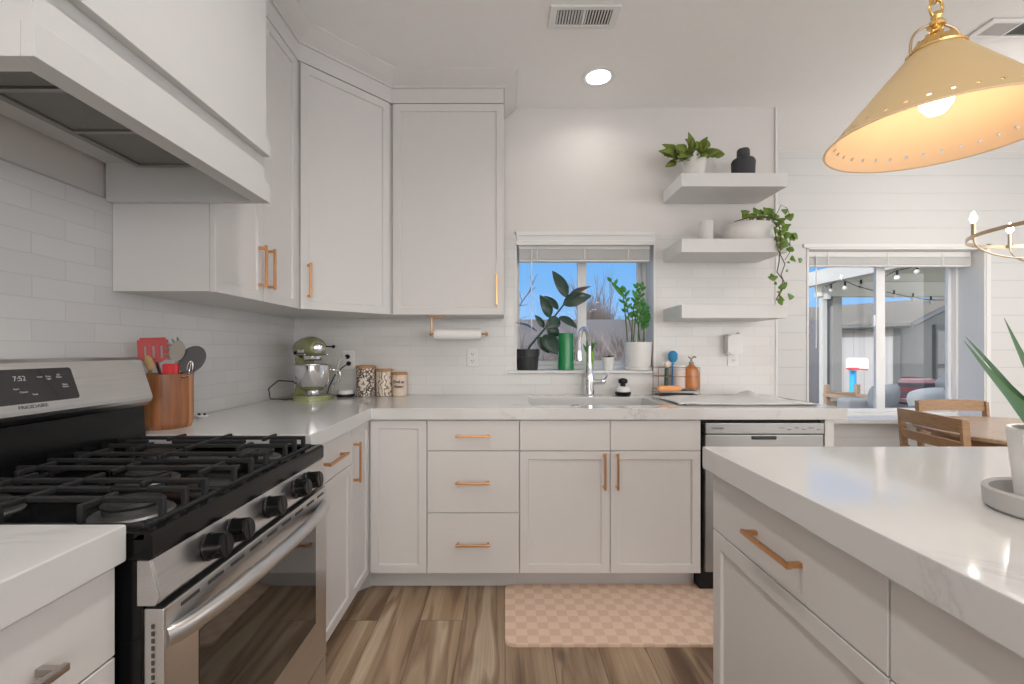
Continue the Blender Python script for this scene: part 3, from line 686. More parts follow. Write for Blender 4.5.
front(c, 'door', (ia.x+dn.x*.012, ia.y+dn.y*.012, UB), ang, L-.022, UT-UB-.003, True, .17, .075, .117, True)
c = thing('wall_cabinet', 'white single door wall cabinet on the back wall left of the window', 'cabinet', (-.33, 2.74, UB))
bm = B(); box(bm, Bx, -.008, UY+.0205, WY-.002, UB+.004, UT-.001, .001); obj('carcass', bm, 'cab', c)
front(c, 'door', (Bx+.004, UY+.02, UB), 0, -.010-Bx, UT-UB-.003, True, .17, .935, .117, True)
# crown
def sweep(bm, path, prof):
    n = len(path); rings = []
    for i in range(n):
        p = Vector(path[i])
        ds = []
        if i > 0: ds.append((p-Vector(path[i-1])).normalized())
        if i < n-1: ds.append((Vector(path[i+1])-p).normalized())
        ns = [Vector((d.y, -d.x)) for d in ds]
        m_ = ns[0] if len(ns) == 1 else (ns[0]+ns[1])/(1+ns[0].dot(ns[1]))
        rings.append([bm.verts.new((p.x+m_.x*o, p.y+m_.y*o, z)) for o, z in prof])
    k = len(prof)
    for a, b2 in zip(rings, rings[1:]):
        for j in range(k): bm.faces.new((a[j], a[(j+1) % k], b2[(j+1) % k], b2[j]))
    bm.faces.new(rings[0][::-1]); bm.faces.new(rings[-1])
bm = B()
pr = [(-.02, UT), (0, UT), (0, 2.688), (.010, 2.688), (.014, 2.696), (.040, 2.715), (.062, 2.735), (.074, 2.748), (.080, 2.752), (.080, CEIL-.001), (-.02, CEIL-.001)]
sweep(bm, [(Ax, 1.562), (Ax, Ay), (Bx, By), (-.008, By), (-.008, WY-.001)], pr)
o = obj('crown_molding', bm, 'cab', smooth=False); tag(o, 'white crown molding running along the tops of the wall cabinets to the ceiling', 'molding')

# --- range hood
HX = -.802; HXb = -.826; HY0, HY1 = .775, 1.560; HZ = 1.712
c = thing('range_hood', 'large white boxed range hood reaching the ceiling above the range', 'hood', (-1.08, 1.15, HZ))
bm = B(); box(bm, WX+.0005, HXb, HY0+.02, HY1, 1.842, CEIL-.001)
box(bm, HXb-.028, HXb, HY0+.02, HY1, HZ+.001, 1.8425); box(bm, WX+.0005, HXb-.028, HY0+.02, HY0+.045, HZ+.001, 1.8425); box(bm, WX+.0005, HXb-.028, HY1-.022, HY1, HZ+.001, 1.8425); obj('body', bm, 'hoodpaint', c, smooth=False)
for z0_, z1_ in ((HZ, 1.775), (1.871, 1.925)):
    bm = B(); box(bm, HXb+.0002, HX, HY0, HY1-.002, z0_, z1_, .0015); box(bm, WX+.001, HXb+.0002, HY0, HY0+.0198, z0_, z1_, .0015); obj('trim_band', bm, 'hoodpaint', c)
bm = B(); prism(bm, [(HXb+.0003, 1.9155), (HXb+.013, 1.9155), (HXb+.0003, CEIL-.001)], HY0+.02, HY1-.002, 'y') if False else box(bm, HXb+.0002, HXb+.008, HY0+.012, HY1-.002, 1.9255, CEIL-.001); obj('front_panel', bm, 'hoodpaint', c)
IX0, IX1, IY0, IY1 = -1.225, -.865, .82, 1.514
bm = B(); zi = 1.830
cells(bm, [IX0, IX0+.022, IX1-.012, IX1], [IY0, IY0+.02, 1.060, 1.074, 1.267, 1.281, IY1-.014, IY1], lambda i, j: not (i == 1 and j in (1, 3, 5)), zi-.012, 1.8415, .002); ins = obj('liner', bm, 'liner', c)
for y0_, y1_ in ((IY0+.021, 1.059), (1.075, 1.266), (1.282, IY1-.015)):
    bm = B(); box(bm, IX0+.023, IX1-.013, y0_, y1_, zi-.006, zi, .002); f_ = obj('filter', bm, 'filter', c)
    ym = (y0_+y1_)/2
    xm = IX1-.12
    bm = B(); tube(bm, [(xm-.03, ym-.02, zi-.0055), (xm-.03, ym-.02, zi-.018), (xm+.0, ym-.02, zi-.02), (xm+.03, ym-.02, zi-.018), (xm+.03, ym-.02, zi-.0055)], .003, 8); obj('pull_ring', bm, 'black_plastic', f_)

# ------------------------------------------------------------------ range
RY0, RY1 = .790, 1.535; RXF = -.612; GZ = .892
c = thing('gas_range', 'stainless gas range with black cooktop between the two left worktops', 'stove', (-.97, 1.16, 0))
bm = B(); box(bm, WX+.06, -.635, RY0+.004, RY1-.004, .03, .845, .003); obj('body', bm, 'black_gloss', c)
bm = B()
prism(bm, [(WX+.055, .846), (RXF-.004, .846), (RXF, .852), (RXF, .886), (RXF-.006, GZ), (RXF-.02, GZ+.001), (RXF-.035, GZ-.012), (-1.20, GZ-.012), (WX+.055, GZ-.005)], RY0, RY1, 'y'); obj('cooktop', bm, 'black_gloss', c, smooth=False)
# side lips
for y_ in (RY0, RY1-.014):
    bm = B(); box(bm, -1.19, RXF-.012, y_, y_+.014, GZ-.014, GZ+.001, .003); obj('cooktop_rim', bm, 'black_gloss', c)
# control panel (slanted) with end caps
bm = B(); prism(bm, [(-.64, .8455), (RXF-.003, .8455), (-.600, .775), (-.605, .768), (-.64, .768)], RY0+.004, RY1-.004, 'y'); obj('control_panel', bm, 'steel', c, smooth=False)
for y_ in (RY0+.0005, RY1-.0035):
    bm = B(); prism(bm, [(-.639, .844), (RXF-.006, .844), (-.602, .776), (-.608, .766), (-.639, .766)], y_, y_+.003, 'y'); obj('end_cap', bm, 'steel', c, smooth=False)
pn = Vector((1, 0, .13)).normalized()
for y_ in (.93, 1.012, 1.165, 1.318, 1.40):
    bm = B(); cc = Vector((-.606, y_, .809)); lathe(bm, [(0, -.002), (.026, -.002), (.028, .004), (.0255, .008), (.0245, .036), (.022, .039), (0, .039)], cc, 24, pn)
    k_ = obj('knob', bm, 'knob', c)
    bm = B(); mt = Matrix.Translation(cc+pn*.034) @ pn.to_track_quat('Z', 'Y').to_matrix().to_4x4(); box(bm, -.007, .007, -.023, .023, -.028, .006, .003, mtx=mt); obj('grip', bm, 'knob', k_)
# door
bm = B(); box(bm, -.636, -.598, RY0+.008, RY1-.008, .196, .757, .005); dr = obj('door', bm, 'steel', c)
bm = B(); box(bm, -.60, -.5965, .888, 1.437, .348, .664, .002); obj('door_window', bm, 'ovenglass', dr)
for k in range(9):
    y_ = .84+k*.076
    bm = B(); box(bm, -.600, -.5970, y_, y_+.05, .738, .745); obj('vent_slot', bm, 'dark_slot', dr)
for k in range(34):
    bm = B(); box(bm, -.6195, -.6145, RY0+.0065, RY0+.009, .30+k*.0128, .3075+k*.0128); obj('side_vent_slot', bm, 'dark_slot', dr)
bm = B(); pts = []
for k in range(33):
    q = k/32; y_ = .806+q*(1.505-.806)
    pts.append((-.601+.046*math.sin(PI*q)**.55, y_, .702+.010*math.sin(PI*q)))
tube(bm, pts, .0155, 18, flat=1.2); obj('door_handle', bm, 'handle_steel', dr)
bm = B(); box(bm, -.636, -.600, RY0+.008, RY1-.008, .050, .190, .004); obj('storage_drawer', bm, 'steel', c)
for xx in (-1.24, -.68):
    for yy in (RY0+.05, RY1-.05):
        bm = B(); lathe(bm, [(0, 0), (.015, 0), (.015, .031), (0, .031)], (xx, yy, .0), 12); obj('foot', bm, 'black_plastic', c)
# backguard
bg_ = [(WX+.004, .90), (-1.222, .90), (-1.213, 1.02), (-1.20, 1.03), (-1.186, 1.047), (-1.184, 1.062), (-1.225, 1.180), (-1.236, 1.188), (WX+.004, 1.188)]
bm = B(); prism(bm, [(WX+.006, .885), (-1.205, .885), (-1.214, 1.022), (WX+.006, 1.022)], RY0+.003, RY1-.006, 'y'); obj('backguard_riser', bm, 'black_gloss', c, smooth=False)
bm = B(); prism(bm, [(WX+.006, 1.026), (-1.208, 1.026), (-1.190, 1.040), (-1.1855, 1.050), (-1.186, 1.060), (-1.226, 1.178), (-1.236, 1.187), (WX+.006, 1.187)], RY0+.001, RY1-.004, 'y'); bgd = obj('backguard', bm, 'steel', c, smooth=False)
# slanted face frame: origin mid height
fa = Vector((-1.186, 0, 1.060)); fb = Vector((-1.226, 0, 1.178)); up = (fb-fa).normalized(); nn = Vector((up.z, 0, -up.x)); 
def on_face(y_, s): return Vector((fa.x, y_, fa.z))+up*s
def face_mtx(y_, s, off=.0005):
    m_ = Matrix((( 0, up.x, nn.x, 0), (1, 0, 0, 0), (0, up.z, nn.z, 0), (0, 0, 0, 1))); return Matrix.Translation(on_face(y_, s)+nn*off) @ m_
bm = B(); prism(bm, rounded_rect(1.02, 1.276, .018, .108, .008), -.001, .0012); bmesh.ops.transform(bm, matrix=face_mtx(0, 0, 0), verts=bm.verts); dsp = obj('display', bm, 'display', c, smooth=False)
text('brand_lettering', 'FRIGIDAIRE', .0125, face_mtx(1.148, .009), 'logo_grey', bgd, bold=.0002, sx=1.15)
for s_, y_, h_, sz in (('7:52', 1.135, .083, .018), ('Broil', 1.062, .072, .009), ('Timer', 1.185, .085, .006), ('Oven\nLight', 1.207, .082, .0065), ('Self\nClean', 1.235, .085, .0065), ('Start', 1.120, .057, .007), ('Cancel', 1.135, .048, .007), ('Bake', 1.07, .045, .007), ('Keep\nWarm', 1.245, .057, .0065), ('Temp', 1.16, .040, .006)):
    text('display_lettering', s_, sz, face_mtx(y_, h_, .0014), 'label_grey', dsp, .0002)
# burners
bz = GZ-.012
for (bx, by, r_) in ((-.76, .93, .05), (-.76, 1.395, .045), (-1.06, .93, .036), (-1.06, 1.395, .040), (-.91, 1.163, .045)):
    bm = B(); lathe(bm, [(0, 0), (r_+.022, 0), (r_+.018, .004), (r_, .006), (r_, .016), (r_-.004, .018), (0, .018)], (bx, by, bz), 28); br_ = obj('burner', bm, 'burner_al', c)
    bm = B(); lathe(bm, [(0, .0182), (r_+.002, .0182), (r_+.003, .022), (r_-.003, .027), (0, .028)], (bx, by, bz), 28); obj('cap', bm, 'burner', br_)
# grates: three cast iron sections
def bar(bm, p0, p1, w=.0055, h=.011):
    p0 = Vector(p0); p1 = Vector(p1); d = (p1-p0); L_ = d.length
    q = d.to_track_quat('X', 'Z').to_matrix().to_4x4()
    box(bm, 0, L_, -w, w, -h, 0, .002, 1, mtx=Matrix.Translation(p0) @ q)
gz = .934; gx0, gx1 = -1.165, -.645
for gi, (y0_, y1_) in enumerate(((RY0+.022, 1.034), (1.040, 1.286), (1.292, RY1-.022))):
    bm = B(); ym = (y0_+y1_)/2; lo = .899
    # low outer frame
    for p0, p1 in (((gx0, y0_+.006, lo), (gx1, y0_+.006, lo)), ((gx0, y1_-.006, lo), (gx1, y1_-.006, lo)), ((gx0, y0_+.006, lo), (gx0, y1_-.006, lo)), ((gx1, y0_+.02, lo), (gx1, y1_-.02, lo))): bar(bm, p0, p1, .0055, .009)
    # raised bars front to back with upright ends
    for yy in (y0_+.05, ym, y1_-.05):
        a, b2 = gx0+.004, gx1-.004
        gaps = [( -.80, -.725), (-1.10, -1.025)] if gi != 1 else [(-.95, -.87)]
        if yy == ym:
            cur = a; segs = []
            for g0, g1 in sorted(gaps): segs.append((cur, g0)); cur = g1
            segs.append((cur, b2))
        else: segs = [(a, b2)]
        for s0, s1 in segs: bar(bm, (s0, yy, gz), (s1, yy, gz))
        for xx in (a, b2): box(bm, xx-.006, xx+.006, yy-.0055, yy+.0055, lo-.01, gz, .002, 1)
    # cross fingers
    for cx_ in ((-.762, -1.062) if gi != 1 else (-.91, -.70, -1.12)):
        bar(bm, (cx_, y0_+.006, gz), (cx_, ym-.03, gz)); bar(bm, (cx_, ym+.03, gz), (cx_, y1_-.006, gz))
        for yy in (y0_+.006, y1_-.006): box(bm, cx_-.0055, cx_+.0055, yy-.005, yy+.005, lo-.01, gz, .002, 1)
    xm = -.91
    if gi != 1: bar(bm, (xm, y0_+.006, gz), (xm, y1_-.006, gz))
    for yy in (y0_+.006, y1_-.006): box(bm, xm-.0055, xm+.0055, yy-.005, yy+.005, lo-.01, gz, .002, 1)
    for xx in (gx0, gx1):
        for yy in (y0_+.012, y1_-.012): box(bm, xx-.006, xx+.006, yy-.006, yy+.006, bz, lo, .001, 1)
    obj('grate', bm, 'iron', c)

# ------------------------------------------------------------------ dishwasher
c = thing('dishwasher', 'stainless dishwasher under the right end of the back worktop', 'dishwasher', (1.28, 2.58, 0))
bm = B(); box(bm, .976, 1.580, YD+.03, WY-.03, .012, CZ-.004, .002); obj('tub', bm, 'black_plastic', c)
bm = B(); box(bm, .986, 1.570, YD-.012, YD+.028, .115, .795, .006); obj('door', bm, 'steel_x', c)
bm = B(); box(bm, .986, 1.570, YD-.018, YD+.028, .797, .853, .005); cp = obj('control_strip', bm, 'steel_x', c)
bm = B(); box(bm, 1.215, 1.335, YD-.014, YD-.0122, .770, .787, .004); obj('pocket_handle', bm, 'dark_slot', c)
rx = Matrix.Rotation(PI/2, 4, 'X')
text('brand_lettering', 'FRIGIDAIRE', .012, Matrix.Translation((1.045, YD-.0186, .826)) @ rx, 'logo_grey', cp, bold=.0002)
for k, s_ in enumerate(('Normal', 'Heavy', 'Quick', 'Rinse', 'Hi-Temp', 'Start')):
    text('button_lettering', s_, .0075, Matrix.Translation((1.36+k*.036, YD-.0186, .829-.008*(k % 2))) @ rx, 'logo_grey', cp)
bm = B(); box(bm, .986, 1.570, YD+.06, YD+.08, .012, .108); obj('kick_plate', bm, 'black_plastic', c)

# ------------------------------------------------------------------ island
IXF = .611; ITOP = .925; IBOT = .861
c = thing('kitchen_island', 'white kitchen island cabinets with drawers and doors in the right foreground', 'island', (1.1, .2, 0))
bm = B(); box(bm, IXF+.0205, 1.36, -1.5, 1.338, DB, IBOT-.001, .001); obj('carcass', bm, 'cab', c)
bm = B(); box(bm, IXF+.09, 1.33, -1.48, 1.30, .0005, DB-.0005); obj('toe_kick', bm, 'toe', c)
for k, y_ in enumerate((1.338, .724, .11, -.504)):
    front(c, 'drawer', (IXF+.02, y_, .688), -90, .614, IBOT-.010-.688, False, .188, .515, .49)
    front(c, 'door', (IXF+.02, y_, DB), -90, .307 if k else .614, .688-DB, True, rail=.062)
    if k: front(c, 'door', (IXF+.02, y_-.307, DB), -90, .307, .688-DB, True, rail=.062)
c = thing('countertop', 'white quartz island worktop with grey veins in the right foreground', 'countertop', (1.1, .2, IBOT))
bm = B(); box(bm, .585, 1.66, -1.53, 1.351, IBOT, ITOP, .004); obj('slab', bm, 'quartz', c)

# ------------------------------------------------------------------ floating shelves
for k, (zt, nm) in enumerate(((2.226, 'top white floating shelf of the three right of the window'), (1.849, 'middle white floating shelf of the three right of the window'), (1.472, 'bottom white floating shelf of the three right of the window'))):
    bm = B(); box(bm, 1.012, 1.618, 2.606, WY-.001, zt-.078, zt, .002)
    o = obj('floating_shelf', bm, 'trimw', origin=(1.31, 2.76, zt-.078)); tag(o, nm, 'shelf', 'floating shelves right of the window')

# ------------------------------------------------------------------ plants
def leaf(bm, base, tip, width, nrm_, fold=.15, bend=.0, prof=None, n=8, heart=False):
    base = Vector(base); tip = Vector(tip); d = tip-base; L_ = d.length; d.normalize(); nrm_ = Vector(nrm_)
    nrm_ = (nrm_-d*nrm_.dot(d)).normalized(); s = d.cross(nrm_).normalized(); rows = []
    for i in range(n+1):
        q = i/n
        if heart: w_ = width*.55*math.sin(PI*q**.55)**.75 if 0 < q < 1 else 0
        else: w_ = width*.5*math.sin(PI*min(1, max(0, q))**(.8))**.8 if 0 < q < 1 else 0
        p = base+d*(L_*q)+nrm_*(bend*L_*math.sin(PI*q))
        w_ = max(w_, width*.02)
        rows.append((bm.verts.new(p-s*w_+nrm_*(fold*w_)), bm.verts.new(p), bm.verts.new(p+s*w_+nrm_*(fold*w_))))
    for a, b2 in zip(rows, rows[1:]):
        bm.faces.new((a[0], a[1], b2[1], b2[0])); bm.faces.new((a[1], a[2], b2[2], b2[1]))
def solid(o, t_=.0008):
    m_ = o.modifiers.new('thickness', 'SOLIDIFY'); m_.thickness = t_; m_.offset = 0; return o
def leaf_obj(bm, name, material, parent):
    o = obj(name, bm, material, parent); return solid(o)
def pot_prof(r0, r1, h, wall=.006, foot=.0):
    return [(0, .0), (r0*.96, .0), (r0, .004), (r1, h-.004), (r1-wall*.3, h), (r1-wall, h-.002), (r1-wall-.002, h*.72), (0, h*.72)]
def soil_disc(r, c_, parent):
    bm = B(); lathe(bm, [(0, -.004), (r, -.004), (r, 0), (r*.5, .004), (0, .005)], c_, 24); return obj('soil', bm, 'soil', parent)
# top shelf variegated plant
pz = 2.2265; pc = Vector(((696-CX)*2.70/F, 2.72, pz))
c = thing('potted_plant', 'bushy variegated plant in a small pale pot on the top shelf', 'plant', pc)
bm = B(); lathe(bm, pot_prof(.056, .069, .118), pc, 32); obj('pot', bm, 'pinkw' if False else 'white_ceramic', c)
soil_disc(.058, pc+Vector((0, 0, .092)), c)
bm = B(); bs = B(); random.seed(3)
for k in range(44):
    a = random.uniform(0, 2*PI); el = random.uniform(.05, 1.2)
    ln = random.uniform(.03, .10)
    d = Vector((math.cos(a)*math.cos(el)*1.25-.15, math.sin(a)*math.cos(el)*.6, math.sin(el)*.95))
    b0 = pc+Vector((d.x*.03, d.y*.04, .11)); b1 = b0+d*ln*1.0
    b1.x = max(b1.x, 1.0)
    tube(bs, [b0-Vector((0, 0, .03)), (b0+b1)/2+Vector((0, 0, .008)), b1], .0018, 5)
    dd = (d+Vector((random.uniform(-.3, .3), random.uniform(-.3, .3), random.uniform(-.55, .15)))).normalized()
    tp = b1+dd*random.uniform(.05, .085)
    if tp.y > 2.89: tp.y = 2.89
    leaf(bm, b1, tp, random.uniform(.042, .056), (random.uniform(-.6, .6), -1, random.uniform(.1, .6)), .2, .08, heart=True)
for q in ((-.12, -.02, .10), (-.13, .0, .13), (-.10, -.05, .085)):
    b1 = pc+Vector((q[0]*.6, q[1], q[2]+.01)); leaf(bm, b1, pc+Vector((q[0]-.02, q[1]-.02, q[2]+.0)), .05, (0, -.7, 1), .2, .1, heart=True)
leaf_obj(bm, 'foliage', 'leaf_variegated', c); obj('stem', bs, 'stem', c)
# charcoal vase
vc = Vector((1.423, 2.72, pz)); vc.x = (745-CX)*2.70/F
c = thing('vase', 'dark charcoal bottle shaped vase at the right of the top shelf', 'vase', vc)
bm = B(); lathe(bm, [(0, 0), (.058, 0), (.062, .006), (.067, .105), (.060, .120), (.042, .130), (.036, .138), (.035, .176), (.031, .183), (.026, .180), (.026, .14), (0, .14)], vc, 36); obj('body', bm, 'charcoal', c)
# white ribbed cup
cc = Vector(((706-CX)*2.72/F, 2.72, 1.8495)); c = thing('ribbed_cup', 'small white ribbed cup at the left of the middle shelf', 'cup', cc)
pf = [(0, 0), (.036, 0)]
for k in range(22): pf += [(.0405, .003+k*.0057), (.0385, .003+k*.0057+.0028)]
pf += [(.038, .130), (.034, .128), (.034, .01), (0, .01)]
bm = B(); lathe(bm, pf, cc, 36); obj('body', bm, 'white_ceramic', c)
# oval planter with trailing pothos
oc = Vector(((752-CX)*2.72/F, 2.755, 1.8495)); c = thing('trailing_plant', 'trailing green pothos in an oval white bowl on the middle shelf', 'plant', oc)
bm = B(); lathe(bm, [(0, 0), (.118, 0), (.135, .012), (.152, .06), (.150, .095), (.132, .118), (.126, .116), (.128, .09), (0, .085)], oc, 40, sx=1.0, sy=.80); obj('bowl', bm, 'white_ceramic', c)
bm = B(); lathe(bm, [(0, .0), (.124, .0), (.120, .006), (0, .012)], oc+Vector((0, 0, .088)), 30, sx=1, sy=.78); obj('soil', bm, 'soil', c)
bm = B(); tube(bm, [oc+Vector((-.125, -.07, .118)), oc+Vector((-.06, -.105, .133)), oc+Vector((.02, -.112, .136)), oc+Vector((.085, -.115, .125)), oc+Vector((.115, -.125, .10)), oc+Vector((.135, -.135, .06))], [.002, .005, .0055, .005, .004, .003], 8); bl = obj('runner', bm, 'vine', c)
bm = B(); bs = B(); random.seed(11)
def hleaf(u, v, Y, w_, dx, dz_):
    w_ *= 1.12
    p = at(u, v, Y); t2 = p+Vector((dx, random.uniform(-.012, .004), dz_)); leaf(bm, p, t2, w_, (random.uniform(-.5, .5), -1, random.uniform(.2, .7)), .22, .06, heart=True); return p
for (u, v) in ((745, 210), (752, 213), (757, 209), (764, 212), (770, 208), (775, 214), (768, 216), (760, 217), (777, 222), (750, 216), (748, 213), (761, 213), (773, 211), (766, 208)):
    hleaf(u, v, 2.70, .042, random.uniform(-.03, .03), random.uniform(-.045, -.02)); q = at(u, v, 2.70); tube(bs, [oc+Vector(((q.x-oc.x)*.7, -.06, .10)), q], .0016, 5)
for (u, v) in ((783, 209), (788, 214), (779, 222), (786, 224), (781, 230), (788, 232), (778, 236), (792, 233), (784, 238), (790, 236), (777, 229), (783, 226), (786, 241), (782, 218), (780, 243)):
    hleaf(u, v, 2.60, .040, random.uniform(-.02, .03), random.uniform(-.045, -.025))
tube(bs, [oc+Vector((.10, -.07, .11)), at(781, 205, 2.62), at(787, 208, 2.6), at(790, 216, 2.59)], .0018, 6)
tube(bs, [oc+Vector((.12, -.09, .10)), at(779, 225, 2.59), at(781, 240, 2.58), at(779, 262, 2.58), at(777, 272, 2.58), at(783, 280, 2.58), at(781, 290, 2.58), at(776, 300, 2.58)], .0028, 6)
tube(bs, [oc+Vector((.11, -.10, .10)), at(775, 230, 2.59), at(778, 250, 2.575), at(785, 264, 2.57), at(781, 275, 2.57), at(785, 284, 2.57), at(779, 296, 2.57)], .0025, 6)
tube(bs, [oc+Vector((.125, -.08, .10)), at(790, 238, 2.59), at(790, 252, 2.57), at(785, 260, 2.57)], .002, 6)
for (u, v, w_, dx, dz_) in ((772, 276, .045, .0, -.03), (774, 275, .03, -.02, -.02), (781, 284, .045, .02, -.03), (790, 294, .038, -.01, -.035), (783, 298, .035, -.02, -.01), (778, 303, .036, .025, .015), (789, 252, .034, .02, .03), (795, 259, .036, -.03, -.005), (799, 258, .03, .005, -.03), (787, 262, .02, .01, -.01), (786, 270, .018, .01, -.012), (779, 291, .022, .0, -.015), (774, 283, .02, .014, -.01)):
    hleaf(u, v, 2.56, w_, dx, dz_)
leaf_obj(bm, 'foliage', 'leaf_pothos', c); obj('vine', bs, 'vine', c)

# window sill things
SZ = KZ0+.0004
bc = Vector(((527.5-CX)*2.955/F, 2.955, SZ)); c = thing('rubber_plant', 'leaning dark leaved rubber plant in a square black pot on the sill', 'plant', bc)
bm = B(); lathe(bm, [(0, 0), (.064, 0), (.066, .003), (.073, .085), (.077, .087), (.078, .133), (.075, .136), (.070, .134), (.066, .1), (0, .1)], bc, 36); obj('pot', bm, 'black_pot', c)
soil_disc(.062, bc+Vector((0, 0, .105)), c)
YR = 2.93
def z8(x, y, Y=YR): return at(500+x/5.12, 220+y/5.12, Y)
bm = B(); tube(bm, [bc+Vector((-.01, 0, .10)), z8(150, 650), z8(240, 545), z8(325, 435), z8(345, 390), z8(355, 330)], [.0075, .007, .006, .0055, .004, .0015], 8); obj('stem', bm, 'leaf_rubber', c)
for (b0, t0, w_, mt, nr, dy) in (((342, 398), (268, 260), .085, 'leaf_rubber', (.3, -1, .2), .01), ((352, 400), (466, 340), .075, 'leaf_rubber_red', (-.2, -.5, 1), .03), ((322, 432), (468, 388), .10, 'leaf_rubber', (-.1, -1, .45), -.03),
        ((255, 500), (204, 384), .085, 'leaf_rubber', (.5, -1, .1), -.02), ((298, 460), (225, 388), .06, 'leaf_rubber', (.2, -.8, .6), .03), ((226, 552), (178, 486), .045, 'leaf_rubber', (.4, -1, 0), .0), ((196, 575), (78, 526), .055, 'leaf_rubber', (-.2, -.5, 1), -.07),
        ((300, 497), (396, 556), .07, 'leaf_rubber', (.3, -.8, .6), -.02), ((305, 508), (232, 552), .085, 'leaf_rubber', (.2, -1, .3), -.04), ((240, 548), (302, 592), .08, 'leaf_rubber', (.3, -1, -.1), .03), ((225, 588), (292, 690), .11, 'leaf_rubber', (.2, -1, .2), -.03), ((196, 600), (250, 682), .08, 'leaf_rubber', (.4, -1, .1), .02)):
    bm = B(); p0 = z8(*b0, YR); p1 = z8(*t0, YR+dy); leaf(bm, p0, p1, w_, nr, .25, .05, n=12); leaf_obj(bm, 'leaf', mt, c)
# green vase
gc = Vector(((566-CX)*2.92/F, 2.93, SZ)); c = thing('vase', 'bright green cylindrical vase on the sink window sill', 'vase', gc)
bm = B(); lathe(bm, [(0, 0), (.050, 0), (.052, .004), (.051, .06), (.0495, .085), (.0495, .16), (.051, .225), (.0525, .236), (.049, .238), (.047, .22), (.046, .01), (0, .008)], gc, 36); obj('body', bm, 'green_glass', c)
# succulent glass behind faucet
lc = Vector(((590.5-CX)*2.93/F, 2.95, SZ)); c = thing('potted_plant', 'bright green stalks in a small glass jar behind the faucet', 'plant', lc)
bm = B(); lathe(bm, [(0, 0), (.026, 0), (.027, .05), (.025, .05), (.024, .005), (0, .005)], lc, 24); obj('jar', bm, 'glass', c)
for k, (dx, dy, hh) in enumerate(((-.018, 0, .115), (-.008, .012, .10), (.010, -.008, .125), (.020, .004, .12), (.002, -.014, .09))):
    bm = B(); tube(bm, [lc+Vector((dx*.5, dy*.5, .006)), lc+Vector((dx, dy, hh*.5)), lc+Vector((dx*1.1, dy, hh))], .006, 8); obj('stalk', bm, 'leaf_bright', c)
bm = B(); random.seed(5)
for k in range(20):
    a = random.uniform(0, 2*PI); b0 = lc+Vector((random.uniform(-.02, .02), random.uniform(-.01, .01), random.uniform(.10, .15))); leaf(bm, b0, b0+Vector((math.cos(a)*.03, math.sin(a)*.015, random.uniform(.02, .06))), .012, (0, -1, .3))
leaf_obj(bm, 'foliage', 'leaf_zz', c)
# small white pot
wc = Vector(((608-CX)*2.95/F, 2.95, SZ)); c = thing('potted_plant', 'tiny succulent in a small white pot at the middle of the sill', 'plant', wc)
bm = B(); lathe(bm, pot_prof(.030, .041, .082, .004), wc, 28); obj('pot', bm, 'white_ceramic', c); soil_disc(.033, wc+Vector((0, 0, .066)), c)
bm = B()
for k in range(12):
    a = k*2.4; leaf(bm, wc+Vector((0, 0, .066)), wc+Vector((math.cos(a)*.034, math.sin(a)*.034, .086+.006*(k % 3))), .014, (0, 0, 1))
leaf_obj(bm, 'foliage', 'leaf_rubber', c)
# zz plant
zc = Vector(((638.5-CX)*2.94/F, 2.95, SZ)); c = thing('potted_plant', 'upright glossy green plant in a large white pot at the right of the sill', 'plant', zc)
bm = B(); lathe(bm, [(0, 0), (.080, 0), (.086, .004), (.086, .02), (.079, .020), (0, .02)], zc, 36); obj('saucer', bm, 'white_ceramic', c)
bm = B(); lathe(bm, [(0, .021), (.076, .021), (.080, .03), (.087, .175), (.086, .180), (.080, .178), (.078, .14), (0, .14)], zc, 36); obj('pot', bm, 'white_ceramic', c)
soil_disc(.072, zc+Vector((0, 0, .15)), c)
bm = B(); bs = B(); random.seed(4)
for (bx_, tx, ty) in ((655, 570, 315), (672, 700, 350), (690, 640, 370), (705, 730, 430), (720, 700, 400), (740, 745, 455), (680, 725, 345), (735, 752, 490)):
    p0 = z8(bx_, 625, 2.95); p3 = z8(tx, ty, 2.94); 
    if tx == 570: pm = z8(640, 470, 2.95); pm2 = z8(630, 380, 2.95)
    else: pm = p0.lerp(p3, .45)+Vector((-.008, 0, 0)); pm2 = p0.lerp(p3, .75)+Vector((-.004, 0, 0))
    tube(bs, [p0-Vector((0, 0, .03)), pm, pm2, p3], [.0045, .004, .003, .0015], 7)
    chain = [pm, pm2, p3]
    for k in range(9):
        q = k/8; p = (pm.lerp(pm2, q*2) if q < .5 else pm2.lerp(p3, q*2-1)); sd = 1 if k % 2 else -1
        ax_ = (p3-pm).normalized(); lv = (ax_*.8+Vector((sd*.75, random.uniform(-.4, .2), 0))).normalized()
        leaf(bm, p, p+lv*random.uniform(.032, .046), .021, (random.uniform(-.3, .3), -1, .4), .2)
    leaf(bm, p3, p3+(p3-pm2).normalized()*.04, .022, (0, -1, .2), .2)
p0 = z8(640, 400, 2.94); leaf(bm, p0, z8(566, 313, 2.93), .034, (.2, -1, .3), .2)
leaf_obj(bm, 'foliage', 'leaf_zz', c); obj('stems', bs, 'stem', c)

